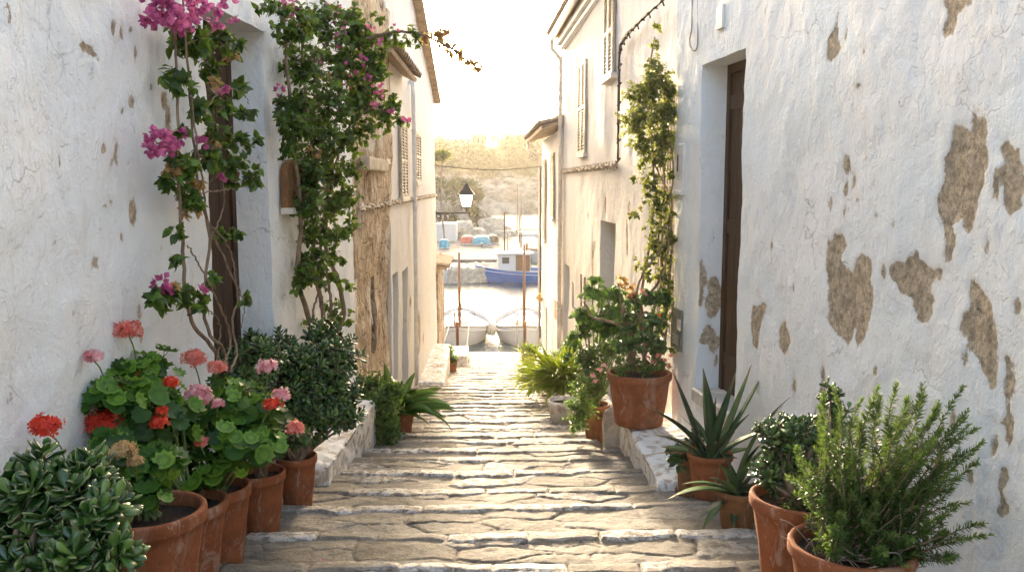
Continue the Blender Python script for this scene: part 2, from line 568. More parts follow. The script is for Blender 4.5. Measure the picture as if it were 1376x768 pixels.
    M['hill'] = n.m
    M['concrete'] = simple('quay_concrete', (.16, .15, .135), .95, .3, 2.5, .01, .02)
    M['roughrock'] = simple('seawall_rock', (.20, .17, .13), .95, .5, 2.5, .06)

    g = M
    g['l_ger'] = leafmat('geranium_leaf', (.024, .12, .010), (.065, .23, .015), (.22, .42, .035), .5, .36, tcol=(.28, .46, .06), zone=(.035, .085, .018))
    g['l_jade'] = leafmat('jade_leaf', (.022, .08, .012), (.052, .15, .020), (.15, .26, .045), .30, .07, .6, edge=(.26, .24, .11))
    g['l_shrub'] = leafmat('shrub_leaf', (.026, .085, .016), (.05, .13, .024), (.11, .21, .04), .33, .2, .5)
    g['l_boug'] = leafmat('bougainvillea_leaf', (.020, .075, .009), (.045, .13, .013), (.13, .24, .03), .42, .36, tcol=(.34, .46, .05))
    g['l_boug2'] = leafmat('climber_leaf', (.06, .12, .025), (.11, .18, .035), (.22, .27, .06), .45, .42, tcol=(.48, .50, .08))
    g['l_dry'] = leafmat('dry_leaf', (.26, .14, .05), (.38, .22, .08), (.45, .30, .12), .7, .35)
    g['l_rose'] = leafmat('rosemary_needle', (.030, .10, .014), (.07, .17, .024), (.20, .31, .055), .5, .24)
    g['l_agave'] = leafmat('agave_leaf', (.035, .10, .038), (.065, .15, .055), (.13, .22, .08), 0.48, .12, .35, edge=(.22, .17, .08))
    g['l_aspi'] = leafmat('broad_blade_leaf', (.055, .16, .025), (.12, .26, .035), (.26, .38, .07), .35, .40, .5, tcol=(.35, .5, .08))
    g['l_fern'] = leafmat('fern_leaf', (.17, .27, .03), (.28, .38, .045), (.45, .52, .08), .45, .55, tcol=(.75, .80, .09))
    g['l_small'] = leafmat('small_leaf', (.03, .095, .014), (.065, .165, .025), (.15, .26, .045), .45, .38)
    g['l_pine'] = leafmat('pine_needles', (.014, .042, .008), (.03, .07, .014), (.06, .11, .022), .8, .06)
    g['l_wood'] = leafmat('woodland_leaf', (.03, .055, .015), (.055, .08, .022), (.09, .11, .035), .8, .10)
    g['f_red'] = leafmat('scarlet_petal', (.62, .025, .012), (.75, .045, .018), (.82, .09, .03), .5, .3)
    g['f_coral'] = leafmat('coral_petal', (.72, .09, .06), (.82, .19, .14), (.86, .34, .27), .5, .3)
    g['f_pink'] = leafmat('pink_petal', (.75, .17, .19), (.84, .34, .36), (.90, .60, .58), .5, .3)
    g['f_mag'] = leafmat('magenta_bract', (.28, .02, .10), (.40, .045, .155), (.58, .15, .30), .55, .42)
    g['f_dry'] = leafmat('faded_flower', (.45, .25, .10), (.55, .33, .15), (.6, .42, .22), .8, .3)

# ------------------------------------------------------------------ leaves
def t_oval(l=1., w=.6, k=4, fold=.18, curl=.25, tip=1.0, widest=.4):
    """folded leaf strip: base at origin, along +Y, face up +Z"""
    V = []; F_ = []; T = []
    for i in range(k + 1):
        t = i / k
        ww = w / 2 * (math.sin(math.pi * min(1, t ** (math.log(.5) / math.log(widest)))) ** .8 if 0 < t < 1 else (.06 if t == 0 else 0.02))
        y = l * t; z = -curl * l * t * t
        V += [(-ww, y, z + fold * ww * 2), (0, y, z), (ww, y, z + fold * ww * 2)]
        T += [t, t, t]
    for i in range(k):
        a = i * 3
        F_ += [(a, a + 1, a + 4, a + 3), (a + 1, a + 2, a + 5, a + 4)]
    return np.array(V), [np.array(F_)], np.array(T)


def t_round(k=18, cup=.25, lobes=7):
    V = [(0, 0, 0)]; T = [0]
    for j, rr in enumerate((.5, 1.0)):
        for i in range(k):
            a = 2 * math.pi * (i + .5) / k - math.pi / 2
            notch = 1.0 if abs(((a + math.pi / 2) % (2 * math.pi)) - 0) > .35 and abs(((a + math.pi / 2) % (2 * math.pi)) - 2 * math.pi) > .35 else .62
            sc = 1 + (.11 if i % 2 else -.07) * (j)
            r = rr * sc * (notch if j else 1)
            z = cup * rr * rr * .6 + (.12 if i % 2 else -.08) * (j + .4)
            V.append((r * math.cos(a), .25 + r * math.sin(a), z)); T.append(rr)
    tri = [(0, 1 + i, 1 + (i + 1) % k) for i in range(k)]
    quad = [(1 + i, 1 + k + i, 1 + k + (i + 1) % k, 1 + (i + 1) % k) for i in range(k)]
    return np.array(V) * .5, [np.array(tri), np.array(quad)], np.array(T)


def t_fat(l=1., w=.55, th=.13):
    """succulent obovate leaf, closed"""
    V = []; T = []
    prof = [(0, .12), (.3, .45), (.62, .95), (.86, .82), (1., .25)]
    for t, q in prof:
        ww = w / 2 * q; h = th / 2 * (.5 + .5 * q)
        y = l * t; z = .10 * l * t * t
        V += [(-ww, y, z), (-ww * .5, y, z + h), (ww * .5, y, z + h), (ww, y, z), (0, y, z - h)]
        T += [t * .8 + .2, t * .7, t * .7, t * .8 + .2, t * .7]
    q = []
    for i in range(len(prof) - 1):
        a = i * 5
        for j in range(5):
            b = (j + 1) % 5
            q.append((a + j, a + b, a + 5 + b, a + 5 + j))
    n = len(V); V.append((0, l * 1.03, .11 * l)); T.append(1)
    a = n - 5
    tri = [(a + j, a + (j + 1) % 5, n) for j in range(5)]
    return np.array(V), [np.array(q), np.array(tri)], np.array(T)


def t_needle(w=.13):
    V = np.array([(0, 0, 0), (-w / 2, .35, .03), (w / 2, .35, .03), (-w / 2, .75, .0), (w / 2, .75, .0), (0, 1, -.04), (0, .35, -.02), (0, .75, -.05)])
    return V, [np.array([(0, 2, 6), (0, 6, 1), (3, 7, 5), (7, 4, 5)]), np.array([(1, 6, 7, 3), (6, 2, 4, 7)])], np.array([0, .3, .3, .7, .7, 1, .3, .7])


def t_bract():
    V = []; F_ = []; T = []
    for i in range(3):
        a = i * 2.094
        v, f, t = t_oval(1, .85, 3, .1, -.15)
        m = np.array(Matrix.Rotation(a, 3, 'Z') @ Matrix.Rotation(.85, 3, 'X'))
        n = len(V)
        V += [tuple(m @ p) for p in v]; F_ += [tuple(x + n for x in q) for q in f[0]]; T += list(t)
    return np.array(V), [np.array(F_)], np.array(T)


def t_blossom():
    V = [(0, 0, 0)]; F_ = []; T = [0]
    for i in range(5):
        a = i * 2 * math.pi / 5
        for da, r, z in ((-.45, .62, .10), (-.30, 1.0, .16), (.30, 1.0, .16), (.45, .62, .10)):
            V.append((r * math.cos(a + da), r * math.sin(a + da), z)); T.append(r)
        b = 1 + i * 4
        F_.append((0, b, b + 1, b + 2)); F_.append((0, b + 2, b + 3, b + 3))
    quads = [(0, 1 + i * 4, 2 + i * 4, 3 + i * 4) for i in range(5)]
    tris = [(0, 3 + i * 4, 4 + i * 4) for i in range(5)]
    return np.array(V), [np.array(quads), np.array(tris)], np.array(T)


def frames(d, nrm):
    """rotation matrices with columns side, axis d, normal"""
    d = d / (np.linalg.norm(d, axis=1, keepdims=True) + 1e-9)
    x = np.cross(d, nrm)
    bad = np.linalg.norm(x, axis=1) < 1e-3
    x[bad] = np.cross(d[bad], np.array([.3, .8, .5]))
    x /= np.linalg.norm(x, axis=1, keepdims=True)
    z = np.cross(x, d)
    return np.stack([x, d, z], axis=2)


class LB:
    """leaf batch"""
    def __init__(s):
        s.V = []; s.F = {}; s.n = 0; s.rnd = []; s.tip = []

    def put(s, tmpl, pos, d, nrm, size, rnd=None):
        tv, tf, tt = tmpl
        pos = np.asarray(pos, float); N = len(pos)
        if N == 0: return
        Rm = frames(np.asarray(d, float), np.asarray(nrm, float))
        size = np.asarray(size, float)
        if size.ndim == 0: size = np.full(N, float(size))
        V = np.einsum('nij,kj->nki', Rm, tv) * size[:, None, None] + pos[:, None, :]
        k = len(tv)
        s.V.append(V.reshape(-1, 3))
        off = s.n + k * np.arange(N)
        for f in tf:
            q = (f[None] + off[:, None, None]).reshape(-1, f.shape[1])
            s.F.setdefault(f.shape[1], []).append(q)
        s.n += k * N
        if rnd is None: rnd = RS.rand(N)
        s.rnd.append(np.repeat(rnd, k)); s.tip.append(np.tile(tt, N))

    def raw(s, V, faces, rnd, tip):
        V = np.asarray(V, float)
        s.V.append(V)
        faces = np.asarray(faces)
        s.F.setdefault(faces.shape[1], []).append(faces + s.n)
        s.n += len(V)
        s.rnd.append(np.full(len(V), rnd)); s.tip.append(np.asarray(tip, float))

    def build(s, name, mat, parent=None, label=None, smooth=True):
        if not s.V: return None
        me = mesh_np(name, np.concatenate(s.V), [np.concatenate(v) for v in s.F.values()],
                     {'rnd': np.concatenate(s.rnd), 'tip': np.concatenate(s.tip)}, smooth)
        return link(name, me, mat, parent, label)


def unit(n):
    v = RS.normal(size=(n, 3))
    return v / np.linalg.norm(v, axis=1, keepdims=True)


def sticks_mesh(A, B, ra, rb):
    A = np.asarray(A, float); B = np.asarray(B, float); N = len(A)
    if np.ndim(ra) == 0: ra = np.full(N, ra)
    if np.ndim(rb) == 0: rb = np.full(N, rb)
    d = B - A
    fr = frames(d, np.tile([.2, .3, 1.], (N, 1)))
    V = []
    for k in range(4):
        a = k * math.pi / 2
        o = fr[:, :, 0] * math.cos(a) + fr[:, :, 2] * math.sin(a)
        V.append(A + o * ra[:, None]); V.append(B + o * rb[:, None])
    V = np.stack(V, 1).reshape(-1, 3)
    f = np.array([(0, 2, 3, 1), (2, 4, 5, 3), (4, 6, 7, 5), (6, 0, 1, 7)])
    Fq = (f[None] + 8 * np.arange(N)[:, None, None]).reshape(-1, 4)
    return V, Fq


def sticks(name, A, B, ra, rb, mat, parent):
    V, Fq = sticks_mesh(A, B, ra, rb)
    return link(name, mesh_np(name, V, Fq), mat, parent)


def blob_pts(c, r, n, shell=.45, flat=(1, 1, 1), up=0.0):
    """points in an ellipsoid crowded to its surface; returns points, outward vectors"""
    u = unit(n)
    if up: u[:, 2] = np.where(RS.rand(n) < up, np.abs(u[:, 2]), u[:, 2])
    q = RS.rand(n) ** shell
    rr = r * q
    # uneven outline: lumps
    lump = 1 + .22 * np.sin(u[:, 0] * 5 + c[0] * 9) * np.cos(u[:, 2] * 6 + c[2] * 7) + .12 * np.sin(u[:, 1] * 9 + 2)
    p = np.array(c) + u * (rr * lump)[:, None] * np.array(flat)
    return p, u


def bez(pts, n=14, jit=0.0, seed=0):
    """catmull-rom through points"""
    pts = [Vector(p) for p in pts]
    if len(pts) < 2: return pts
    q = [pts[0] * 2 - pts[1]] + pts + [pts[-1] * 2 - pts[-2]]
    rr = random.Random(seed)
    out = []
    seg = len(pts) - 1
    per = max(2, n // seg)
    for i in range(seg):
        p0, p1, p2, p3 = q[i:i + 4]
        for j in range(per):
            t = j / per
            v = .5 * ((2 * p1) + (p2 - p0) * t + (2 * p0 - 5 * p1 + 4 * p2 - p3) * t * t + (-p0 + 3 * p1 - 3 * p2 + p3) * t ** 3)
            if jit: v = v + Vector([rr.uniform(-jit, jit) for _ in range(3)])
            out.append(v)
    out.append(pts[-1])
    return out


T_OVAL = t_oval(); T_HEART = t_oval(1, .68, 4, .14, .3, widest=.36)
T_LANCE = t_oval(1, .34, 4, .15, .2)
T_SMALL = t_oval(1, .6, 2, .15, .15)
T_ROUND = t_round(); T_FAT = t_fat(); T_NEED = t_needle(.20); T_BR = t_bract(); T_BLO = t_blossom()


# ------------------------------------------------------------------ pots
def pot(parent, c, rtop, h, mat='terra', taper=.68, rim=.035, saucer=False, seed=0, name='pot'):
    """terracotta pot with thick rolled rim; c = base centre"""
    rb = rtop * taper
    m = MB()
    rimh = max(.035, h * .14)
    pr = [(0.001, 0), (rb * .96, 0), (rb, .008)]
    for i in range(1, 8):
        t = i / 8
        pr.append((rb + (rtop * .93 - rb) * t + .0015 * math.sin(i * 5.3 + seed), (h - rimh) * t + .004))
    pr += [(rtop * .93, h - rimh - .006), (rtop * .945, h - rimh - .004), (rtop * .95, h - rimh), (rtop * .985, h - rimh + .004), (rtop, h - rimh + .014), (rtop * 1.0, h - .014), (rtop * .99, h - .004), (rtop * .96, h), (rtop * .90, h - .002), (rtop * .875, h - .012),
           (rtop * .86, h - rimh), (rtop * .84, h * .6)]
    # a shallow groove under the rim
    k = len(pr)
    m.lathe(pr, c, 56, wob=.006, seed=seed)
    va = np.array(m.V); cx_, cy_ = c[0], c[1]
    an = np.arctan2(va[:, 1] - cy_, va[:, 0] - cx_)
    k_ = 1 + .010 * fbm(an * 2.2 + seed, va[:, 2] * 9, seed, 3) + .006 * fbm(an * 9, va[:, 2] * 40, seed + 3, 3)
    va[:, 0] = cx_ + (va[:, 0] - cx_) * k_; va[:, 1] = cy_ + (va[:, 1] - cy_) * k_
    m.V = [tuple(q) for q in va]
    o = m.build(name, M[mat], parent, smooth=True)
    s = MB()
    n = 28
    zt = h - rimh * .9
    V = [(c[0], c[1], c[2] + zt)]
    rr = random.Random(seed)
    for r in (.3, .6, .86):
        for i in range(n):
            a = 2 * math.pi * i / n
            V.append((c[0] + rtop * r * math.cos(a), c[1] + rtop * r * math.sin(a), c[2] + zt + rr.uniform(-.008, .01)))
    Fc = [(0, 1 + i, 1 + (i + 1) % n) for i in range(n)]
    for q in range(2):
        for i in range(n):
            a = 1 + q * n + i; b = 1 + q * n + (i + 1) % n
            Fc.append((a, a + n, b + n, b))
    s.add(V, Fc)
    s.build('soil', M['soil'], parent, smooth=True)
    if saucer:
        q = MB()
        q.lathe([(0.001, -.001), (rb * 1.18, -.001), (rb * 1.34, .03), (rb * 1.28, .032), (rb * 1.12, .008), (0.001, .008)], (c[0], c[1], c[2] - .001), 40)
        q.build('saucer', M[mat], o, smooth=True)
    return o


def flower_head(parent, c, r, mat, stem_from=None, n=None, name='flower_head', label=None):
    c = np.array(c)
    n = n or int(30 + r * 700)
    u = unit(n)
    u[:, 2] = np.where(u[:, 2] < -.35, -u[:, 2], u[:, 2])
    u2 = u + .10 * unit(n)
    p = c + u2 * (r * (.60 + .48 * RS.rand(n)))[:, None] * np.array([1, 1, .80])
    u = u + .55 * unit(n)
    lb = LB()
    t = unit(n)
    d = np.cross(u, t)
    lb.put(T_BLO, p, d, u, np.maximum(.006, r * (.24 + .12 * RS.rand(n))))
    p2 = c + u * (r * .45)
    lb.put(T_BLO, p2, d, u, r * .3)
    o = lb.build(name, M[mat], parent, label, smooth=False)
    if stem_from is not None:
        b = Vector(stem_from); e = Vector(c) - Vector((0, 0, r * .3))
        mid = (b + e) / 2 + Vector((random.uniform(-.012, .012), random.uniform(-.01, .01), .015))
        m = MB(); m.tube(bez([b, mid, e], 8), .0034, 5)
        m.tube([e, Vector(c)], .008, 6)
        m.build('flower_stem', M['greenstem'], o)
    return o


def geranium_foliage(parent, blobs, core, seed=0, size=(.055, .10), mat='l_ger', dens=1.0):
    lb = LB(); A = []; B = []
    for (c, r, n) in blobs:
        n = int(n * dens)
        p, u = blob_pts(c, r, n, .4, (1, 1, .9), up=.7)
        nr = u * 1.0 + np.array([0, -.25, .75]) + .45 * unit(n)
        nr /= np.linalg.norm(nr, axis=1, keepdims=True)
        d = np.cross(nr, unit(n))
        # leaves hang outward from the petiole
        out = p - np.array(core); out[:, 2] *= .3
        out /= np.linalg.norm(out, axis=1, keepdims=True) + 1e-9
        d = out + .5 * d
        d -= nr * (d * nr).sum(1, keepdims=True)
        lb.put(T_ROUND, p, d, nr, RS.uniform(size[0], size[1], n))
        A.append(np.tile(np.array(c), (n, 1)) * .45 + p * .55 + RS.normal(0, .015, (n, 3)) - np.array([0, 0, .03])); B.append(p)
    o = lb.build('foliage', M[mat], parent)
    A = np.concatenate(A); B = np.concatenate(B)
    V, Fq = sticks_mesh(A, B, .0022, .0014)
    # main stems from the soil
    m = MB()
    cc = Vector(core)
    for (c, r, n) in blobs:
        for k in range(3):
            e = Vector(c) + Vector([random.uniform(-.5, .5) * r for _ in range(3)])
            m.tube(bez([cc + Vector((random.uniform(-.04, .04), random.uniform(-.04, .04), 0)), (cc + e) / 2 + Vector((0, 0, .03)), e], 10, .004), [.008] * 4 + [.005] * 7 if False else .006, 6)
    V2 = np.array(m.V); F2 = np.array([f for f in m.F if len(f) == 4]) + len(V)
    link('stems', mesh_np('stems', np.concatenate([V, V2]), [np.concatenate([Fq, F2])]), M['greenstem'], parent)
    return o


def jade_foliage(parent, blobs, core, size=(.035, .055), mat='l_jade', name='foliage', nb_scale=1.0, tmpl=None, leaves=7, spread=1.0, bark='bark'):
    """branch tips over blobs, each with a rosette of leaves"""
    tmpl = tmpl or T_FAT
    lb = LB(); m = MB()
    core = np.array(core)
    TA = []; TB = []
    for (c, r, n) in blobs:
        n = int(n * nb_scale)
        p, u = blob_pts(c, r, n, .38, (1, 1, .92), up=.6)
        ax = u + np.array([0, -.1, .55]) + .35 * unit(n)
        ax /= np.linalg.norm(ax, axis=1, keepdims=True)
        for k in range(leaves):
            a = k * 2.4 + RS.rand(n) * .6
            t1 = np.cross(ax, np.array([.31, .2, .93])); t1 /= np.linalg.norm(t1, axis=1, keepdims=True)
            t2 = np.cross(ax, t1)
            side = t1 * np.cos(a)[:, None] + t2 * np.sin(a)[:, None]
            lift = .15 + .9 * k / leaves
            d = side + ax * lift + .15 * unit(n)
            pos = p - ax * ((.045 * (1 - k / leaves) * spread))[..., None] if False else p - ax * (.05 * (1 - k / leaves)) * spread
            sz = RS.uniform(size[0], size[1], n) * (1.05 - .35 * k / leaves)
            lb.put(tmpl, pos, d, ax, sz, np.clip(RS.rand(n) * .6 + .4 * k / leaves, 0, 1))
        cv = np.array(c)
        q = cv + (p - cv) * .35
        TA.append(q - np.array([0, 0, .02])); TB.append(p)
        for k in range(4):
            e = Vector(cv + (unit(1)[0]) * r * .45)
            b = Vector(core) + Vector((random.uniform(-.03, .03), random.uniform(-.03, .03), 0))
            m.tube(bez([b, b.lerp(e, .5) + Vector((random.uniform(-.05, .05), random.uniform(-.05, .05), .02)), e], 10, .003), [.014 - .0009 * i for i in range(11)], 6)
    o = lb.build(name, M[mat], parent)
    V, Fq = sticks_mesh(np.concatenate(TA), np.concatenate(TB), .004, .0025)
    V2 = np.array(m.V); F2 = np.array([f for f in m.F if len(f) == 4]) + len(V)
    link('branches', mesh_np('branches', np.concatenate([V, V2]), [np.concatenate([Fq, F2])]), M[bark], parent)
    return o


def leaf_cloud(parent, blobs, tmpl, size, mat, name='foliage', droop=.2, core=None, twig=True, twig_mat='bark', shell=.5, face=(0, -.2, .5)):
    """free leaves on twigs through the volume of each blob"""
    lb = LB(); TA = []; TB = []
    for bl in blobs:
        c, r, n = bl[:3]
        fl = bl[3] if len(bl) > 3 else (1, 1, 1)
        nt = max(3, n // 7)
        p0, u0 = blob_pts(c, r * .92, nt, shell, fl)
        cv = np.array(c)
        inner = cv + (p0 - cv) * .35 + RS.normal(0, r * .08, (nt, 3))
        TA.append(inner); TB.append(p0)
        per = 7
        for k in range(per):
            t = .35 + .65 * k / (per - 1)
            base = inner * (1 - t) + p0 * t + RS.normal(0, r * .03, (nt, 3))
            ax = (p0 - inner); ax /= np.linalg.norm(ax, axis=1, keepdims=True) + 1e-9
            sd = unit(nt); sd -= ax * (sd * ax).sum(1, keepdims=True); sd /= np.linalg.norm(sd, axis=1, keepdims=True)
            d = sd + ax * .45 + np.array([0, 0, -droop])
            nr = np.array(face) + .6 * unit(nt) + .3 * u0
            lb.put(tmpl, base, d, nr, RS.uniform(size[0], size[1], nt))
    o = lb.build(name, M[mat], parent)
    if twig:
        V, Fq = sticks_mesh(np.concatenate(TA), np.concatenate(TB), .0026, .0014)
        link('twigs', mesh_np('twigs', V, Fq), M[twig_mat], parent)
    return o


def rosemary(parent, core, tips, mat='l_rose', size=(.016, .028), name='foliage', step=.0055):
    """upright sprigs set with needles; tips = list of end points"""
    lb = LB(); m = MB()
    for (e, thick) in tips:
        e = Vector(e); b = Vector(core) + Vector((random.uniform(-.09, .09), random.uniform(-.07, .07), 0))
        mid = b.lerp(e, .45) + Vector((random.uniform(-.05, .05), random.uniform(-.04, .04), -.02))
        pl = bez([b, mid, b.lerp(e, .8) + Vector((random.uniform(-.03, .03), random.uniform(-.02, .02), 0)), e], 24, .002)
        nn = len(pl)
        m.tube(pl, [max(.0016, .006 * (1 - i / nn)) for i in range(nn)], 5)
        L = sum((pl[i + 1] - pl[i]).length for i in range(nn - 1))
        N = int(L * .78 / step)
        arr = np.array([tuple(p) for p in pl])
        ts = RS.uniform(.22, 1.0, N * 2)
        idx = ts * (nn - 1); i0 = np.minimum(idx.astype(int), nn - 2); fr = (idx - i0)[:, None]
        pos = arr[i0] * (1 - fr) + arr[i0 + 1] * fr
        ax = arr[i0 + 1] - arr[i0]; ax /= np.linalg.norm(ax, axis=1, keepdims=True)
        sd = unit(len(ts)); sd -= ax * (sd * ax).sum(1, keepdims=True); sd /= np.linalg.norm(sd, axis=1, keepdims=True)
        d = sd * 1.0 + ax * (.35 + .9 * ts ** 3)[:, None]
        lb.put(T_NEED, pos, d, ax, RS.uniform(size[0], size[1], len(ts)) * (1.1 - .45 * ts ** 4) * thick, np.clip(RS.rand(len(ts)) * .5 + .5 * ts ** 3, 0, 1))
    lb.build(name, M[mat], parent)
    m.build('stems', M['bark'], parent, smooth=True)


def blade(lb, base, d0, L, w, bend, thick=.012, fold=.35, k=10, tipw=.02, prof='agave', side_bend=0.0, seed=0, roll=0.0):
    """one long leaf: closed V-shaped section following a bending line"""
    base = Vector(base); d = Vector(d0).normalized()
    up = Vector((0, 0, 1))
    horiz = Vector((d.x, d.y, 0))
    if horiz.length < .05: horiz = Vector((.3, -.3, 0))
    horiz.normalize()
    side = d.cross(up)
    if side.length < .05: side = horiz.cross(up)
    side.normalize()
    if roll: side0 = side.copy(); rside = Matrix.Rotation(roll, 3, d) @ side
    p = base.copy(); V = []; tips = []
    ang = bend / k
    for i in range(k + 1):
        t = i / k
        if prof == 'agave': ww = w * (.72 + .9 * t - 1.0 * t * t) * (1 - t ** 3.2) if t < 1 else 0
        elif prof == 'aspi': ww = w * math.sin(math.pi * min(1, .06 + .94 * t ** .85)) ** .8
        else: ww = w * (1 - t * .9)
        ww = max(ww, tipw * w)
        th = thick * (1 - t * .8)
        ws = (Matrix.Rotation(roll, 3, d) @ side) if roll else side
        nrm = ws.cross(d).normalized()
        if nrm.z < 0 and i == 0: pass
        V += [p - ws * ww / 2 + nrm * fold * ww * .5, p + nrm * .0, p + ws * ww / 2 + nrm * fold * ww * .5, p - nrm * th]
        tips += [t] * 4
        p = p + d * (L / k)
        # bend toward the ground
        d = (Matrix.Rotation(-ang, 3, side) @ d).normalized()
        if side_bend:
            d = (Matrix.Rotation(side_bend / k, 3, 'Z') @ d).normalized(); side = (Matrix.Rotation(side_bend / k, 3, 'Z') @ side).normalized()
    Fq = []
    for i in range(k):
        a = i * 4
        for j in range(4):
            b = (j + 1) % 4
            Fq.append((a + j, a + 4 + j, a + 4 + b, a + b))
    lb.raw([tuple(v) for v in V], Fq, random.random(), tips)

# ------------------------------------------------------------------ wall lines  X = a + b*Y
WL1 = (-1.93, .058, -1)      # left near house
WL2 = (-1.50, .0, -1)        # left worn house and white house beyond
WR1 = (2.3445, -.105, 1)     # right near house
WR2 = (1.93, -.038, 1)       # right lit house
WR3 = (1.62, -.021, 1)       # right last house


def yat(w, px):
    return PW(px, 300, w).y


def zat(w, px, py):
    return PW(px, py, w).z


def pip(px, py, poly):
    inside = np.zeros(px.shape, bool)
    n = len(poly)
    for i in range(n):
        x1, y1 = poly[i]; x2, y2 = poly[(i + 1) % n]
        c = ((y1 > py) != (y2 > py)) & (px < (x2 - x1) * (py - y1) / (y2 - y1 + 1e-12) + x1)
        inside ^= c
    return inside


def sdf_poly(px, py, poly):
    d = np.full(px.shape, 9.)
    n = len(poly)
    for i in range(n):
        x1, y1 = poly[i]; x2, y2 = poly[(i + 1) % n]
        ex, ey = x2 - x1, y2 - y1
        t = np.clip(((px - x1) * ex + (py - y1) * ey) / (ex * ex + ey * ey + 1e-12), 0, 1)
        d = np.minimum(d, np.hypot(px - x1 - ex * t, py - y1 - ey * t))
    return np.where(pip(px, py, poly), d, -d)


def facade(parent, w, ys, zs, ztop, openings, mat, polys=(), ells=(), amp=1.0, seed=0, depth_back=5.0, name='wall'):
    a, b, sg = w
    ys = sorted(set([round(float(y), 4) for y in ys] + [round(v, 4) for o in openings for v in (o['y0'], o['y1'])]))
    zs = sorted(set([round(float(z), 4) for z in zs] + [round(v, 4) for o in openings for v in (o['z0'], o['z1'])]))
    # drop lines too near an opening edge
    def thin(vals, keep):
        out = []
        for v in vals:
            if v in keep: out.append(v)
            elif all(abs(v - k) > .006 for k in keep): out.append(v)
        return out
    ys = thin(ys, set(round(v, 4) for o in openings for v in (o['y0'], o['y1'])))
    zs = thin(zs, set(round(v, 4) for o in openings for v in (o['z0'], o['z1'])))
    Y, Z = np.meshgrid(np.array(ys), np.array(zs), indexing='ij')
    Zt = np.array([ztop(y) for y in ys])[:, None]
    dead = Z > Zt + 1e-6
    Z2 = np.minimum(Z, Zt)
    disp = .035 * fbm(Y * .55, Z2 * .5, seed, 3) + .012 * fbm(Y * 2.6, Z2 * 2.2, seed + 3, 4) + .004 * fbm(Y * 11, Z2 * 9, seed + 7, 3)
    disp *= amp
    peel = np.full(Y.shape, -1.0)
    rag = .030 * fbm(Y * 9, Z2 * 9, seed + 21, 5, .6)
    for poly in polys:
        s = sdf_poly(Y, Z2, poly)
        peel = np.maximum(peel, s + np.where(s > -.15, rag, 0))
    for (cy, cz, ry, rz) in ells:
        q = np.hypot((Y - cy) / ry, (Z2 - cz) / rz)
        s = (1 - q) * min(ry, rz)
        peel = np.maximum(peel, s * .8 - .003 + np.where(s > -.03, rag * .22, 0))
    disp = disp - .005 * np.clip(peel / .006, 0, 1)
    X = a + b * Y - sg * disp
    ny, nz = Y.shape
    V = np.stack([X, Y, Z2], 2).reshape(-1, 3)
    I = np.arange(ny * nz).reshape(ny, nz)
    q = np.stack([I[:-1, :-1], I[1:, :-1], I[1:, 1:], I[:-1, 1:]], 2)
    yc = (np.array(ys)[:-1] + np.array(ys)[1:]) / 2; zc = (np.array(zs)[:-1] + np.array(zs)[1:]) / 2
    keep = np.ones((ny - 1, nz - 1), bool)
    for o in openings:
        keep &= ~(((yc > o['y0']) & (yc < o['y1']))[:, None] & ((zc > o['z0']) & (zc < o['z1']))[None])
    keep &= ~(dead[:-1, :-1] & dead[1:, :-1])
    quads = q[keep]
    if sg > 0: pass
    else: quads = quads[:, ::-1]
    quads = quads[:, ::-1] if True else quads
    Vs = [V]; Fs = [quads]; Ps = [peel.reshape(-1)]; base = len(V)

    def strip(edge, dx, steps, pl=None):
        """edge: (n,3) displaced border; extruded along x"""
        nonlocal base
        n = len(edge)
        cols = []
        for i in range(steps + 1):
            e = edge.copy(); t = i / steps
            e[:, 0] += sg * dx * t
            if 0 < i <= steps:
                e[:, 1] += .003 * fbm(e[:, 2] * 7, e[:, 0] * 9, seed + 31, 3); e[:, 2] += .0
            cols.append(e)
        VV = np.stack(cols, 1)
        II = np.arange(n * (steps + 1)).reshape(n, steps + 1) + base
        f = np.stack([II[:-1, :-1], II[1:, :-1], II[1:, 1:], II[:-1, 1:]], 2).reshape(-1, 4)
        Vs.append(VV.reshape(-1, 3)); Fs.append(f)
        pe = np.full(n * (steps + 1), -1.0)
        if pl:
            VP = VV.reshape(-1, 3)
            dep = np.abs(VP[:, 0] - np.repeat(edge[:, 0], steps + 1))
            for (cd, cz, rd, rz) in pl:
                qd = np.hypot((dep - cd) / rd, (VP[:, 2] - cz) / rz)
                s = (1 - qd) * min(rd, rz)
                pe = np.maximum(pe, s + np.where(s > -.06, .014 * fbm(dep * 16, VP[:, 2] * 12, 77, 4), 0))
        Ps.append(pe)
        base += n * (steps + 1)

    iy = {round(v, 4): i for i, v in enumerate(ys)}; iz = {round(v, 4): i for i, v in enumerate(zs)}
    G = V.reshape(ny, nz, 3)
    for o in openings:
        i0, i1 = iy[round(o['y0'], 4)], iy[round(o['y1'], 4)]; j0, j1 = iz[round(o['z0'], 4)], iz[round(o['z1'], 4)]
        dx = o['d'] + .04; st = o.get('steps', 4)
        strip(G[i1, j0:j1 + 1], dx, st, o.get('jamb'))
        strip(G[i0, j0:j1 + 1], dx, st)
        strip(G[i0:i1 + 1, j1], dx, st)
        strip(G[i0:i1 + 1, j0], dx, st)
    # end walls, top, back
    strip(G[0, :], depth_back, 3); strip(G[-1, :], depth_back, 3)
    strip(G[:, -1], depth_back, 1)
    bk = G[[0, -1]][:, [0, -1]].reshape(-1, 3).copy(); bk[:, 0] += sg * depth_back
    Vs.append(bk); Fs.append(np.array([[0, 1, 3, 2]]) + base); Ps.append(np.full(4, -1.)); base += 4
    me = mesh_np(name, np.concatenate(Vs), [np.concatenate(Fs)], {'peel': np.concatenate(Ps)}, True)
    return link(name, me, M[mat], parent)


def wpt(w, y, z, off=0.0):
    """point on wall, off metres out into the alley"""
    return Vector((wx(w, y) - w[2] * off, y, z))


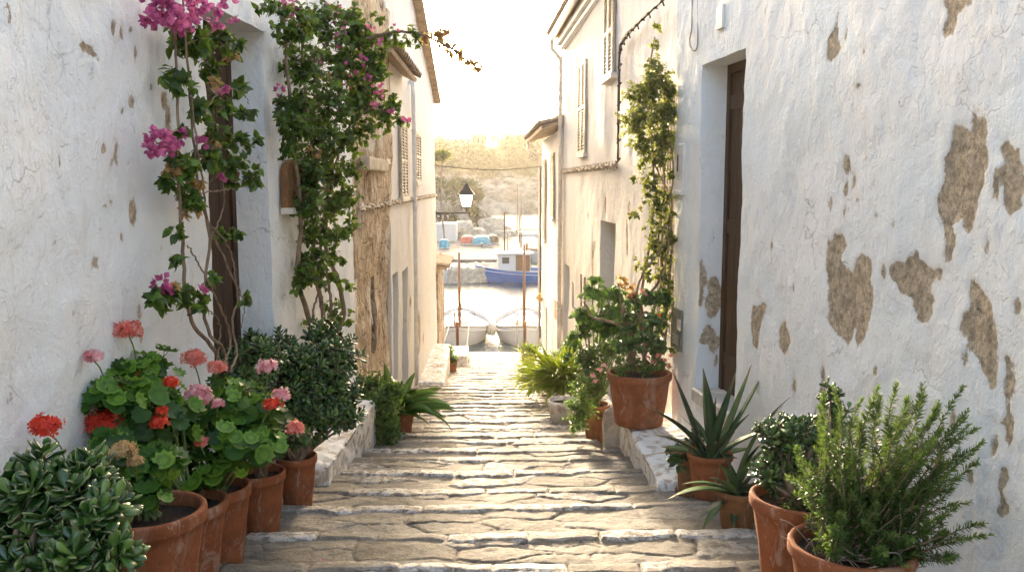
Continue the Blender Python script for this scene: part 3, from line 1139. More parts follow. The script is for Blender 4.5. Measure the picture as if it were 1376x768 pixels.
def slab(mb, w, y0, y1, z0, z1, o0, o1):
    """box lying against the wall from offset o0 to o1 (negative = into the recess)"""
    a, b = wpt(w, y0, z0, o0), wpt(w, y1, z0, o0); c, d = wpt(w, y1, z0, o1), wpt(w, y0, z0, o1)
    h = Vector((0, 0, z1 - z0))
    v = [a, b, c, d, a + h, b + h, c + h, d + h]
    if w[2] > 0: v = [v[i] for i in (0, 3, 2, 1, 4, 7, 6, 5)]
    mb.hexa(v)


def shutter(parent, w, y0, y1, z0, z1, off=.03, name='window'):
    """pair of louvred leaves with frame; returns window part"""
    f = MB()
    slab(f, w, y0 - .05, y1 + .05, z0 - .07, z0 - .002, -.05, .07)
    fr = f.build(name, M['marble'], parent, bevel=.006)
    ym = (y0 + y1) / 2
    for (a, b) in ((y0, ym - .004), (ym + .004, y1)):
        m = MB()
        t = .045
        slab(m, w, a, a + t, z0, z1, off - .02, off + .018); slab(m, w, b - t, b, z0, z1, off - .02, off + .018)
        for zz in (z0, (z0 + z1) / 2 - t / 2, z1 - t):
            slab(m, w, a + t, b - t, zz, zz + t, off - .018, off + .016)
        n = int((z1 - z0) / .05)
        for i in range(n):
            z = z0 + .03 + i * (z1 - z0 - .06) / n
            pa = wpt(w, a + t, z, off + .014); pb = wpt(w, b - t, z, off + .014)
            qa = wpt(w, a + t, z + .034, off - .014); qb = wpt(w, b - t, z + .034, off - .014)
            th = Vector((0, 0, .007))
            m.hexa([pa, pb, qb, qa, pa + th, pb + th, qb + th, qa + th])
        m.build('shutter', M['shut'], fr)
    return fr


def tile_roof(parent, O, e, u, mat='tile', name='roof', pitch=.21, thick=.07, over=.04):
    """barrel tiles: O eave corner, e along the eave, u up the slope"""
    O = Vector(O); e = Vector(e); u = Vector(u)
    n = e.cross(u).normalized()
    if n.z < 0: n = -n
    m = MB()
    m.hexa([O - n * thick, O + e - n * thick, O + e + u - n * thick, O + u - n * thick, O, O + e, O + e + u, O + u])
    ed = e.normalized(); ud = u.normalized()
    cnt = int(e.length / pitch); rows = max(1, int(u.length / .38))
    rr = random.Random(5)
    V = []; Fc = []
    for i in range(cnt):
        c = O + ed * ((i + .5) * e.length / cnt)
        for j in range(rows):
            s0 = u.length * j / rows - (over if j == 0 else .05); s1 = u.length * (j + 1) / rows
            r0 = pitch * .50 * rr.uniform(.95, 1.05); r1 = pitch * .42
            off = n * (.012 + .01 * rr.random())
            b = len(V)
            for (s, r, lift) in ((s0, r0, .018), (s1, r1, 0.0)):
                for k in range(7):
                    a = math.pi * k / 6
                    V.append(c + ud * s + ed * (r * math.cos(a)) + n * (r * .75 * math.sin(a) + lift) + off)
            for (s, r, lift) in ((s0, r0 * .82, .018),):
                for k in range(7):
                    a = math.pi * k / 6
                    V.append(c + ud * s + ed * (r * math.cos(a)) + n * (r * .75 * math.sin(a) + lift - .0) + off)
            for k in range(6):
                Fc.append((b + k, b + k + 1, b + 7 + k + 1, b + 7 + k))
                Fc.append((b + 14 + k, b + 14 + k + 1, b + k + 1, b + k))
    m.add(V, Fc)
    return m.build(name, M[mat], parent)


def door_leaf(parent, w, y0, y1, z0, z1, depth, mat='wood', handle=True):
    m = MB()
    slab(m, w, y0 - .02, y1 + .02, z0, z1 + .02, -depth - .045, -depth)
    # frame
    slab(m, w, y0 + .001, y0 + .07, z0, z1, -depth, -depth + .03); slab(m, w, y1 - .07, y1 - .001, z0, z1, -depth, -depth + .03)
    slab(m, w, y0 + .07, y1 - .07, z1 - .07, z1 - .001, -depth, -depth + .03)
    # raised boards
    n = 5
    for i in range(n):
        a = y0 + .08 + (y1 - y0 - .16) * i / n; b = y0 + .08 + (y1 - y0 - .16) * (i + 1) / n - .008
        slab(m, w, a, b, z0 + .02, z1 - .08, -depth, -depth + .014)
    for zz in (z0 + .25, z0 + (z1 - z0) * .5, z1 - .35):
        slab(m, w, y0 + .08, y1 - .08, zz, zz + .11, -depth + .014, -depth + .026)
    o = m.build('door', M[mat], parent)
    if handle:
        h = MB()
        h.tube([wpt(w, y0 + .13, z0 + 1.02, -depth + .02), wpt(w, y0 + .13, z0 + 1.02, -depth + .075), wpt(w, y0 + .22, z0 + 1.02, -depth + .075)], .011, 8)
        h.build('handle', M['iron'], o)
    return o


def lin(a, b, step):
    return list(np.linspace(a, b, max(2, int(round((b - a) / step)) + 1)))


def px_poly(w, pts, sc=1.0, ox=0, oy=0):
    out = []
    for x, y in pts:
        p = PW(ox + x * sc, oy + y * sc, w)
        out.append((p.y, p.z))
    return out


def px_ell(w, cx, cy, rx, ry):
    p = PW(cx, cy, w)
    a = PW(cx - rx, cy, w); b = PW(cx + rx, cy, w)
    c = PW(cx, cy - ry, w)
    return (p.y, p.z, abs(a.y - b.y) / 2, abs(c.z - p.z))


# ------------------------------------------------------------------ stairs
NOSE = [-4.0]
while NOSE[-1] < 2.9: NOSE.append(NOSE[-1] + .6)
NOSE[-1] = 3.0
NOSE += [3.62, 4.2, 4.8, 5.5, 6.08, 6.75, 7.4, 7.9, 8.4]
_r2 = random.Random(3)
while NOSE[-1] < 20.8: NOSE.append(NOSE[-1] + _r2.uniform(.50, .66))
NOSE = np.array(NOSE)
ZLINE = lambda y: 4.0 - .155 * y
QUAYZ = .745


def stair_z(x, y):
    """height of the worn stair at arrays x, y, with step index and distance to the nosing below"""
    x = np.asarray(x, float); y = np.asarray(y, float)
    yy = y - .022 * fbm(x * .9, y * .35, 4, 2) - .009 * fbm(x * 6, y * .6, 8, 3)
    i = np.clip(np.searchsorted(NOSE, yy), 1, len(NOSE) - 1)
    y0 = NOSE[i - 1]; y1 = NOSE[i]
    zt = ZLINE((y0 + y1) / 2) - .045 * (yy - (y0 + y1) / 2)
    inext = np.minimum(i + 1, len(NOSE) - 1)
    # drop at the front edge, over ~3 cm, slightly rounded
    d = yy - y0  # distance past the upper nosing
    zprev = ZLINE((NOSE[np.maximum(i - 2, 0)] + y0) / 2) - .045 * (y0 - NOSE[np.maximum(i - 2, 0)]) / 2
    k = np.clip(d / .028, 0, 1); k = k * k * (3 - 2 * k)
    z = zprev * (1 - k) + zt * k
    front = y1 - yy
    z = z - .012 * np.exp(-np.maximum(front, 0) / .02)
    far = yy > NOSE[-1]
    z = np.where(far, QUAYZ + (ZLINE(NOSE[-1]) - .05 - QUAYZ) * np.clip(1 - (yy - NOSE[-1]) / .6, 0, 1), z)
    z = np.maximum(z, QUAYZ)
    return z, i, front, d, yy, far


def ground(x, y):
    z = stair_z(np.array([x]), np.array([y]))[0]
    return float(z[0])


def build_path():
    xs = np.concatenate([np.arange(-2.15, 2.16, .0135)])
    ys = []
    y = -3.0
    while y < 23.0:
        ys.append(y)
        if y < 2.4: y += .1
        elif y < 6: y += .0115
        else: y += .0115 + (y - 6) * .0011
    ys.append(23.0)
    Xg, Yg = np.meshgrid(xs, np.array(ys), indexing='ij')
    z, i, front, d, yy, far = stair_z(Xg, Yg)
    # nosing slabs
    fi = i.astype(float)
    nd = .11 + .05 * vn(fi * 3.1, fi * 0, 5) + .035 * (_h(np.floor(Xg / .45 + fi * .37), fi, 91) - .5) + .015 * fbm(Xg * 4, fi * 7.0, 9, 2)
    isn = (front < nd) & (front > -.01) & ~far
    pitch = .38 + .28 * vn(fi * 1.7, fi * 0, 15)
    uu = Xg / pitch + fi * .37 + .18 * fbm(Xg * 1.7, fi * 3.0, 19, 2)
    cell = np.floor(uu)
    rn = _h(cell, fi, 33); rn2 = _h(cell, fi, 53)
    fu = uu - cell
    e_n = np.minimum(np.minimum(fu, 1 - fu) * pitch, np.minimum(nd - front, np.maximum(front, 0) + .02))
    # paving in the treads: warped voronoi
    wxx = Xg + .05 * fbm(Xg * 3, yy * 3, 61, 3); wyy = yy + .05 * fbm(Xg * 3, yy * 3, 71, 3)
    ed, cv, cv2 = voronoi(wxx / .46 + fi * .31, wyy / .20, 81, .95)
    e_t = ed * .13
    joint_w = .007 + .005 * fbm(Xg * 6, yy * 6, 91, 3)
    e = np.where(isn, e_n, e_t)
    joint = np.clip(1 - e / np.maximum(joint_w, .003), 0, 1)
    # some joints are filled flush with mortar
    fill = np.clip(.5 + 1.4 * fbm(Xg * 1.9, yy * 1.9, 101, 3), 0, 1)
    fill = np.where(isn, fill * .4, np.clip(.35 + 1.6 * fbm(Xg * 2.6, yy * 2.6, 131, 3), .15, 1))
    tone = np.where(isn, rn * .6 + .4, cv)
    centre = np.exp(-((Xg + .05) / .95) ** 4)
    light = np.where(isn, np.clip((rn2 * .9 + .55 * centre - .62) * 3.5, 0, 1), np.clip((cv2 + .16 * centre - .93) * 8, 0, 1) * .75)
    lift = np.where(isn, .011 + .006 * (rn2 - .5), .010 * (cv2 - .5))
    dome = np.clip(e / .018, 0, 1); dome = dome * (2 - dome)
    rough = .006 * fbm(Xg * 7, Yg * 7, 111, 5, .6) + .008 * fbm(Xg * 1.6, Yg * 1.6, 121, 3)
    hsc = np.where(d < .03, .3, 1.0)
    z = z + (lift * dome + .004 * dome - .010 * joint * (1 - .9 * fill)) * hsc + rough
    # shallow wear along the middle
    z = z - .012 * np.exp(-(Xg / .55) ** 2) * (~far)
    z[:, -1] = QUAYZ
    V = np.stack([Xg, Yg, z], 2).reshape(-1, 3)
    nx, ny = Xg.shape
    I = np.arange(nx * ny).reshape(nx, ny)
    q = np.stack([I[:-1, :-1], I[1:, :-1], I[1:, 1:], I[:-1, 1:]], 2).reshape(-1, 4)
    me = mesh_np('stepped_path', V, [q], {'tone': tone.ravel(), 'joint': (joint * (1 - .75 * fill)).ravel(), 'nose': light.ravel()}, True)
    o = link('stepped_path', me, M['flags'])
    tag(o, kind='structure')
    return o


def rock_mesh(parent, c, size, seed, mat='rock', name='rock', flat_top=False, sub=5):
    bm = bmesh.new()
    bmesh.ops.create_icosphere(bm, subdivisions=sub, radius=1)
    V = np.array([tuple(v.co) for v in bm.verts])
    Fc = np.array([[v.index for v in f.verts] for f in bm.faces])
    bm.free()
    # squarish
    s = np.sign(V) * np.abs(V) ** .55
    s /= np.max(np.abs(s))
    n = fbm(V[:, 0] * 1.6 + seed, V[:, 1] * 1.6 + V[:, 2] * 1.3, seed, 4) * .16 + fbm(V[:, 0] * 5 + V[:, 2] * 4, V[:, 1] * 5 - V[:, 2] * 3, seed + 5, 3) * .05
    s = s * (1 + n[:, None])
    s = s * np.array(size) / 2 + np.array(c)
    return link(name, mesh_np(name, s, [Fc]), M[mat], parent)


def rough_block(corners, ztop, zbot, name, mat, res=.02, seed=0, amp=.012, parent=None):
    """block with a quad footprint (4 xy corners), rough top and rounded rough sides"""
    c = [np.array(p, float) for p in corners]
    L1 = np.linalg.norm(c[1] - c[0]); L2 = np.linalg.norm(c[3] - c[0])
    nu = max(4, int(L1 / res)); nv = max(4, int(L2 / res)); nh = max(3, int((ztop - zbot) / res))
    def pt(u, v):
        return (c[0] * (1 - u)[..., None] + c[1] * u[..., None]) * (1 - v)[..., None] + (c[3] * (1 - u)[..., None] + c[2] * u[..., None]) * v[..., None]
    # ring layout: box unfolded by mapping (u,v) in extended range
    ue = np.concatenate([np.zeros(nh), np.linspace(0, 1, nu + 1), np.ones(nh)]); he_u = np.concatenate([np.arange(nh, 0, -1) / nh, np.zeros(nu + 1), np.arange(1, nh + 1) / nh])
    ve = np.concatenate([np.zeros(nh), np.linspace(0, 1, nv + 1), np.ones(nh)]); he_v = np.concatenate([np.arange(nh, 0, -1) / nh, np.zeros(nv + 1), np.arange(1, nh + 1) / nh])
    U, Vv = np.meshgrid(ue, ve, indexing='ij'); HU, HV = np.meshgrid(he_u, he_v, indexing='ij')
    p = pt(U, Vv); h = np.maximum(HU, HV)
    z = ztop - h * (ztop - zbot)
    cen = (c[0] + c[1] + c[2] + c[3]) / 4
    dirv = p - cen; dirv /= np.linalg.norm(dirv, axis=2, keepdims=True) + 1e-9
    n1 = fbm(p[..., 0] * 5 + z * 3, p[..., 1] * 5 + z * 4, seed, 5, .6)
    n2 = fbm(p[..., 0] * 1.7 - z, p[..., 1] * 1.7 + z, seed + 9, 3)
    side = (h > 0)
    disp = amp * (n1 * 1.2 + n2 * 1.5)
    edge = np.minimum(np.minimum(U, 1 - U) * L1, np.minimum(Vv, 1 - Vv) * L2)
    z = z + np.where(side, 0, disp) - np.where(side, 0, .02 * np.exp(-edge / .02))
    pull = np.where(side, disp - .012 * np.exp(-h * (ztop - zbot) / .02), -.006)
    p = p + dirv * pull[..., None]
    P3 = np.dstack([p, z]).reshape(-1, 3)
    a, b = U.shape
    I = np.arange(a * b).reshape(a, b)
    q = np.stack([I[:-1, :-1], I[1:, :-1], I[1:, 1:], I[:-1, 1:]], 2).reshape(-1, 4)
    return link(name, mesh_np(name, P3, [q]), M[mat], parent)

mats()

# ================================================================== path, quay, ground
build_path()

# quay wall and seabed-side ground under the village
m = MB()
m.box((0, -40, 0), (1, 1, 1)) if False else None
gv = []
for (y, z) in ((-60, 4 + .155 * 60 - .35), (-3, 4 + .155 * 3 - .35), (20.9, 4 - .155 * 20.9 - .3), (21.0, .45), (23.0, .45), (23.0, -3)):
    gv += [(-60, y, z), (60, y, z)]
m.add(gv, [(2 * i, 2 * i + 1, 2 * i + 3, 2 * i + 2) for i in range(5)])
tag(m.build('ground', M['concrete']), kind='structure')
m = MB()
m.box((0, 22.62, .20), (60, .8, 1.02))
tag(m.build('quay', M['concrete'], bevel=.03), kind='structure')

# ================================================================== LEFT NEAR HOUSE
h = thing('house', (-3, 3, 3), 'near white house on the left with a deep doorway and chipped plaster', 'house')
d0, d1 = yat(WL1, 284), yat(WL1, 365)
dt = zat(WL1, 365, 48)
L1end = yat(WL1, 478)
LDOOR = dict(y0=d0, y1=d1, z0=ZLINE(d1) + .12, z1=dt, d=.27)
ell = [px_ell(WL1, *e) for e in [(180, 286, 5, 24), (156, 208, 3, 20), (150, 225, 2, 14), (148, 38, 3, 14), (159, 42, 2.5, 12), (171, 40, 3, 6), (178, 72, 3, 12), (174, 138, 4, 10), (163, 150, 3, 6),
                                  (222, 135, 4, 14), (202, 117, 2, 3), (228, 162, 4, 20), (137, 200, 4, 9), (80, 218, 2, 8), (130, 352, 5, 10), (142, 277, 3, 4), (151, 272, 3, 4), (167, 318, 2, 5),
                                  (22, 497, 2, 10), (20, 535, 3, 10), (70, 330, 3, 8), (118, 96, 3, 10), (200, 190, 3, 10), (40, 120, 2, 6), (100, 420, 3, 6), (60, 460, 2, 5), (190, 420, 3, 10), (195, 455, 3, 8)]]
arcp = [(96, 56), (110, 60), (125, 70), (131, 84), (130, 96), (127, 84), (118, 72), (104, 64)]
facade(h, WL1, lin(-3, 2.5, .25) + lin(2.55, L1end, .02), lin(1.9, 6.9, .022) + lin(7.1, 8.8, .3), lambda y: 8.8, [LDOOR], 'white1', polys=[px_poly(WL1, arcp)], ells=ell, seed=3, amp=1.0)
door_leaf(h, WL1, d0, d1, LDOOR['z0'] - .05, dt, .27, 'wood')
m = MB(); slab(m, WL1, d0 + .004, d1 - .004, LDOOR['z0'] - .25, LDOOR['z0'] + .03, -.26, .05)
m.build('threshold', M['marble'], h, bevel=.01)

# ================================================================== LEFT WORN HOUSE
h = thing('house', (-3, 10, 2), 'old left house of bare brown stone and flaking render past the second climber', 'house')
y_a = L1end - .02; y_b = yat(WL2, 524)
ws = (yat(WL2, 499), yat(WL2, 507))
pol = [[(y_a - .5, 1.5), (y_b - .15, 1.5), (y_b - .2, 3.6), (y_b - .02, 4.2), (y_b + .1, 6.2), (y_a + .7, 6.9), (y_a - .3, 6.3)]]
facade(h, WL2, lin(y_a, y_b, .04), lin(1.2, 7.6, .04), lambda y: 7.9, [dict(y0=ws[0], y1=ws[1], z0=zat(WL2, 503, 480), z1=zat(WL2, 503, 372), d=.2)], 'worn', seed=12, amp=1.7)
m = MB()
slab(m, WL2, ws[0], ws[1], zat(WL2, 503, 480), zat(WL2, 503, 372), -.24, -.2)
m.build('door', M['wooddark'], h)
# corbelled ledge of broken render
m = MB()
c0 = PW(484, 200, WL2); c1 = PW(512, 235, WL2)
slab(m, WL2, c0.y, c1.y, 5.45, 5.60, -.02, .10)
m.build('stone_ledge', M['rock'], h, bevel=.02)
shutter(h, WL2, yat(WL2, 515.5), yat(WL2, 522.5), zat(WL2, 519, 214), zat(WL2, 519, 168))

# ================================================================== LEFT WHITE GABLED HOUSE
h = thing('house', (-3, 16, 2), 'left white gabled house running to the water, with slim shutters and two tall grey openings', 'house')
g0 = y_b; g1 = yat(WL2, 585)
zg1 = zat(WL2, 587, 140)
slope = .29
apex = g1 - 6.2
top3 = lambda y: (zg1 + slope * (g1 - y)) if y > apex else (zg1 + slope * (g1 - apex) - slope * (apex - y) * .6)
ops = []
for (xa, xb, yt, yb) in ((526, 532.5, 368, 500), (538, 546.5, 362, 492)):
    ya, yb_ = yat(WL2, xa), yat(WL2, xb)
    ops.append(dict(y0=ya, y1=yb_, z0=max(.8, ZLINE(yb_) + .05), z1=zat(WL2, (xa + xb) / 2, yt), d=.22))
nz = sorted(lin(.4, 9.5, .05))
ell = [px_ell(WL2, *e) for e in [(563, 440, 1.6, 26), (568, 455, 1, 10), (552, 405, 1, 8), (562, 470, 1.5, 6)]]
facade(h, WL2, lin(g0, g1, .05), nz, top3, ops, 'white4', ells=ell, seed=31, amp=.7)
for o in ops:
    m = MB(); slab(m, WL2, o['y0'] - .01, o['y1'] + .01, o['z0'] - .05, o['z1'] + .02, -.27, -.22)
    for k in range(4):
        yy_ = o['y0'] + (o['y1'] - o['y0']) * (k + .5) / 4
        slab(m, WL2, yy_ - .01, yy_ + .01, o['z0'], o['z1'], -.22, -.21)
    m.build('door', M['graydoor'], h)
for (xa, xb, yt, yb) in ((537, 545.5, 168, 264), (557.5, 564, 180, 244)):
    xm = (xa + xb) / 2
    shutter(h, WL2, yat(WL2, xa), yat(WL2, xb), zat(WL2, xm, yb), zat(WL2, xm, yt))
# verge and roof of the gable, sloping to the sea
A = wpt(WL2, g1 + .10, zg1 + .02 - slope * .1, .16)
up = Vector((0, -(g1 + .1 - apex), slope * (g1 + .1 - apex)))
tile_roof(h, A, Vector((-5.2, 0, 0)), up)
A2 = wpt(WL2, apex, zg1 + .02 + slope * (g1 - apex), .16)
tile_roof(h, A2 + Vector((0, -(apex - g0) * 1.0, -(apex - g0) * slope * .6)), Vector((-5.2, 0, 0)), Vector((0, (apex - g0), (apex - g0) * slope * .6)))
# pent canopy of tiles over the shuttered window
pc0, pc1 = P(523, 70, 10.9), P(566, 106, 13.6)
zc = (pc0.z + pc1.z) / 2
tile_roof(h, Vector((-1.27, 10.6, zc)), Vector((0, 3.1, 0)), Vector((-.42, 0, .20)), name='canopy', thick=.05)
# downpipe
m = MB(); yy_ = yat(WL2, 552)
m.tube(bez([wpt(WL2, yy_, 6.95, .02), wpt(WL2, yy_, 6.8, .07), wpt(WL2, yy_, 4.0, .07), wpt(WL2, yy_, 1.8, .06)], 12), .035, 10)
for z in (6.2, 4.9, 3.4): m.tube([wpt(WL2, yy_, z - .012, .07), wpt(WL2, yy_, z + .012, .07)], .045, 10)
m.build('downpipe', M['metalw'], h, smooth=True)

# low hut at the water's edge
h = thing('hut', (-2.4, 22, .7), 'low ochre waterside hut whose tiled roof peeps past the left houses', 'hut')
WH = (-1.53, 0, -1)
facade(h, (-1.47, 0, -1), lin(g1 + .15, 22.6, .08), lin(.4, 3.35, .06), lambda y: 3.35, [], 'worn', seed=51, amp=1.0, depth_back=3)
tile_roof(h, Vector((-1.24, g1 + .1, 3.30)), Vector((0, 22.75 - g1, 0)), Vector((-3, 0, .8)), name='roof')

# ================================================================== RIGHT NEAR HOUSE
h = thing('house', (3, 3, 3), 'near white house on the right with large tan patches of peeling plaster', 'house')
r0, r1 = yat(WR1, 997), yat(WR1, 940)
rt = (zat(WR1, 997, 62) + zat(WR1, 940, 95)) / 2
R1end = yat(WR1, 906)
RZ0 = zat(WR1, 940, 528)
RDOOR = dict(y0=r0, y1=r1, z0=RZ0, z1=rt, d=.22, steps=14, jamb=[])
def jz(py): return P(950, py, r1).z
RDOOR['jamb'] = [(.12, jz(398), .062, .15), (.10, jz(408), .045, .12), (.13, jz(380), .03, .05), (.02, jz(370), .03, .12), (.02, jz(395), .02, .07), (.10, jz(450), .05, .09), (.06, jz(455), .05, .05), (.13, jz(462), .04, .07), (.165, jz(480), .012, .08), (.12, jz(446), .02, .05)]
PX = []
s1 = .5417
PX.append(px_poly(WR1, [(665, 280), (685, 310), (695, 400), (680, 470), (660, 540), (635, 580), (615, 550), (600, 560), (608, 600), (590, 650), (570, 660), (575, 600), (560, 560), (558, 490), (580, 450), (582, 390), (610, 320), (645, 335)], s1, 960, 0))
PX.append(px_poly(WR1, [(530, 350), (545, 385), (550, 350), (575, 350), (585, 380), (572, 420), (585, 448), (606, 462), (618, 425), (636, 408), (660, 430), (662, 540), (655, 600), (640, 660), (620, 684), (608, 640), (590, 690), (560, 665), (530, 620), (535, 520), (528, 450)], .4425, 880, 160))
PX.append(px_poly(WR1, [(440, 660), (480, 645), (500, 625), (520, 650), (545, 670), (562, 668), (545, 700), (533, 803), (508, 780), (490, 735), (455, 712), (440, 692)], s1, 960, 0))
PX.append(px_poly(WR1, [(583, -60), (700, -60), (665, -5), (640, 10), (610, 70), (585, 108), (574, 80), (585, 40)], s1, 960, 0))
PX.append(px_poly(WR1, [(314, 35), (320, 90), (322, 120), (300, 165), (287, 145), (290, 110), (308, 80)], s1, 960, 0))
PX.append(px_poly(WR1, [(720, 360), (745, 350), (768, 370), (785, 520), (760, 540), (735, 500), (740, 450), (715, 450), (700, 480), (698, 470), (715, 430), (740, 410), (720, 380)], s1, 960, 0))
PX.append(px_poly(WR1, [(1303, 365), (1312, 372), (1330, 400), (1340, 420), (1338, 450), (1345, 500), (1338, 535), (1330, 520), (1325, 490), (1310, 470), (1295, 450), (1288, 425), (1300, 410)]))
PX.append(px_poly(WR1, [(1353, 478), (1362, 490), (1361, 540), (1367, 570), (1362, 600), (1353, 570), (1353, 540)]))
PX.append(px_poly(WR1, [(1356, 622), (1361, 640), (1353, 660), (1358, 685), (1350, 690), (1347, 655)]))
PX.append(px_poly(WR1, [(1015, 412), (1031, 410), (1026, 440), (1020, 468), (1012, 465)]))
PX.append(px_poly(WR1, [(1053, 424), (1064, 440), (1066, 460), (1058, 482), (1050, 465), (1049, 440)]))
ell = [px_ell(WR1, *e) for e in [(1143, 45, 3, 9), (1162, 115, 4, 6), (1140, 222, 5, 14), (1149, 244, 4, 13), (1138, 255, 4, 12), (1137, 282, 3, 12), (1155, 268, 3, 6), (1168, 208, 2, 12), (1146, 268, 3, 5), (1118, 275, 3, 10), (1115, 295, 2, 8),
                                  (1232, 340, 4, 6), (1262, 369, 4, 9), (1190, 365, 4, 12), (1070, 388, 2, 6), (1053, 386, 4, 4), (1022, 393, 3, 2), (1180, 290, 3, 6), (1108, 520, 3, 30), (1098, 560, 2, 20), (1300, 480, 5, 14), (1285, 560, 4, 16), (1340, 600, 4, 14),
                                  (1365, 520, 5, 20), (1225, 560, 5, 10), (1310, 640, 5, 14), (1070, 520, 3, 14), (1180, 500, 3, 9), (1205, 300, 2, 6), (1040, 330, 2, 6), (1372, 415, 5, 20), (1330, 330, 3, 10), (1170, 70, 2, 5), (1345, 250, 5, 20)]]
facade(h, WR1, lin(-3, 2.5, .25) + lin(2.52, R1end, .0175), lin(1.9, 6.9, .02) + lin(7.1, 8.8, .3), lambda y: 8.8, [RDOOR], 'white2', polys=PX, ells=ell, seed=71, amp=.8)
door_leaf(h, WR1, r0, r1, RZ0 - .02, rt, .22, 'wood')
m = MB(); slab(m, WR1, r0 + .004, r1 - .004, RZ0 - .08, RZ0 + .022, -.215, .035)
m.build('threshold', M['marble'], h, bevel=.008)

# ================================================================== RIGHT SUNLIT HOUSE
h = thing('house', (3, 12, 2), 'tall sunlit white house on the right with an overhanging tiled eave and tall shutters', 'house')
q0 = R1end - .05; q1 = yat(WR2, 756)
ze = P(738, 50, q1).z + .02
def op(w, xa, xb, yt, zb, d):
    a, b = sorted((yat(w, xa), yat(w, xb)))
    return dict(y0=a, y1=b, z0=zb, z1=zat(w, (xa + xb) / 2, yt), d=d)
o1 = op(WR2, 808, 825, 298, 0, .2); o1['z0'] = ZLINE(o1['y1']) + .15
o2 = op(WR2, 757.8, 765, 356, 0, .15); o2['z0'] = ZLINE(o2['y1']) + .15
o3 = op(WR2, 769, 772.5, 380, 0, .12); o3['z0'] = zat(WR2, 771, 416)
ell = [px_ell(WR2, *e) for e in [(797, 360, 1.5, 40), (842, 320, 1.5, 30), (813, 275, 1.2, 14), (800, 330, 1, 8), (790, 290, 1, 6), (845, 280, 2, 12)]]
facade(h, WR2, lin(q0, q1, .045), lin(.4, ze + .02, .045), lambda y: ze + .02, [o1, o2, o3], 'white3', ells=ell, seed=91, amp=.6)
for o in (o1, o2):
    m = MB(); slab(m, WR2, o['y0'] - .01, o['y1'] + .01, o['z0'] - .02, o['z1'] + .02, -o['d'] - .05, -o['d'])
    for k in range(4):
        yy_ = o['y0'] + (o['y1'] - o['y0']) * (k + .5) / 4
        slab(m, WR2, yy_ - .012, yy_ + .012, o['z0'], o['z1'], -o['d'], -o['d'] + .01)
    m.build('door', M['graydoor'], h)
m = MB(); slab(m, WR2, o3['y0'] - .01, o3['y1'] + .01, o3['z0'] - .02, o3['z1'] + .02, -.15, -.12)
m.build('window', M['darkrec'], h)
for (xa, xb, yt, yb) in ((812, 824, -40, 104), (778.5, 788, 86, 206)):
    a, b = sorted((yat(WR2, xa), yat(WR2, xb))); xm = (xa + xb) / 2
    shutter(h, WR2, a, b, zat(WR2, xm, yb), min(zat(WR2, xm, yt), ze - .3))
EO = .27
Ae = wpt(WR2, q0, ze, EO); Be = wpt(WR2, q1 + .15, ze, EO)
tile_roof(h, Ae, Be - Ae, Vector((4.5, 0, 1.5)))
m = MB(); slab(m, WR2, q0, q1 + .05, ze - .19, ze - .075, -.02, EO - .12); slab(m, WR2, q0, q1 + .03, ze - .26, ze - .195, -.02, EO - .19)
m.build('cornice', M['metalw'], h, bevel=.012)
m = MB()
yp = q1 - .10
m.tube(bez([wpt(WR2, yp, ze - .10, EO - .03), wpt(WR2, yp, ze - .26, EO - .03), wpt(WR2, yp, ze - .44, .10), wpt(WR2, yp, ze - .8, .07), wpt(WR2, yp, 3.4, .07), wpt(WR2, yp, 2.0, .07)], 20), .042, 12)
for z in (ze - 1.2, 5.5, 4.2, 2.8): m.tube([wpt(WR2, yp, z - .015, .07), wpt(WR2, yp, z + .015, .07)], .054, 12)
m.build('downpipe', M['pipe'], h, smooth=True)
g = MB(); g.tube([Ae + Vector((.02, 0, -.05)), Be + Vector((.02, -.1, -.05))], .06, 10)
g.build('gutter', M['pipe'], h, smooth=True)

# ================================================================== RIGHT LAST HOUSE
h = thing('house', (3, 20, 1), 'smaller last house on the right before the harbour, with a projecting brown tiled eave', 'house')
t0 = q1 - .05; t1 = 22.75
z3 = P(727, 190, t1).z
w1 = op(WR3, 741, 746.5, 206, 0, .1)
facade(h, WR3, lin(t0, t1, .06), lin(.4, z3, .06), lambda y: z3, [], 'white3', seed=101, amp=.6)
A3 = wpt(WR3, t0, z3 + .03, .42); B3 = wpt(WR3, t1 + .2, z3 + .03, .42)
tile_roof(h, A3, B3 - A3, Vector((4.5, 0, 1.3)))
for (xa, xb, yt, yb) in ((741.5, 745.5, 206, 292), (731.5, 734, 214, 322)):
    a, b = sorted((yat(WR3, xa), yat(WR3, xb))); xm = (xa + xb) / 2
    shutter(h, WR3, a, b, zat(WR3, xm, yb), zat(WR3, xm, yt))
m = MB()
for (xa, xb, yt, yb, wd) in ((733.5, 736, 412, 470, .02),):
    a, b = sorted((yat(WR3, xa), yat(WR3, xb)))
    slab(m, WR3, a, b, zat(WR3, 735, yb), zat(WR3, 735, yt), .0, .03)
m.build('door', M['graydoor'], h)
m = MB()
m.tube(bez([wpt(WR3, t1 - .1, z3 - .05, .36), wpt(WR3, t1 - .1, z3 - .25, .36), wpt(WR3, t1 - .1, z3 - .4, .12), wpt(WR3, t1 - .1, z3 - .7, .06), wpt(WR3, t1 - .1, 3, .06), wpt(WR3, t1 - .1, 1, .06)], 20), .04, 10)
m.build('downpipe', M['pipe'], h, smooth=True)

# ================================================================== fittings on the walls
a, b = sorted((yat(WR3, 750.0), yat(WR3, 754.5)))
m = MB(); slab(m, WR3, a, b, zat(WR3, 752, 431), zat(WR3, 752, 403), .0, .07)
tag(m.build('meter_box', M['redbox'], bevel=.01), 'rust red box fixed low on the last right house', 'meter box')

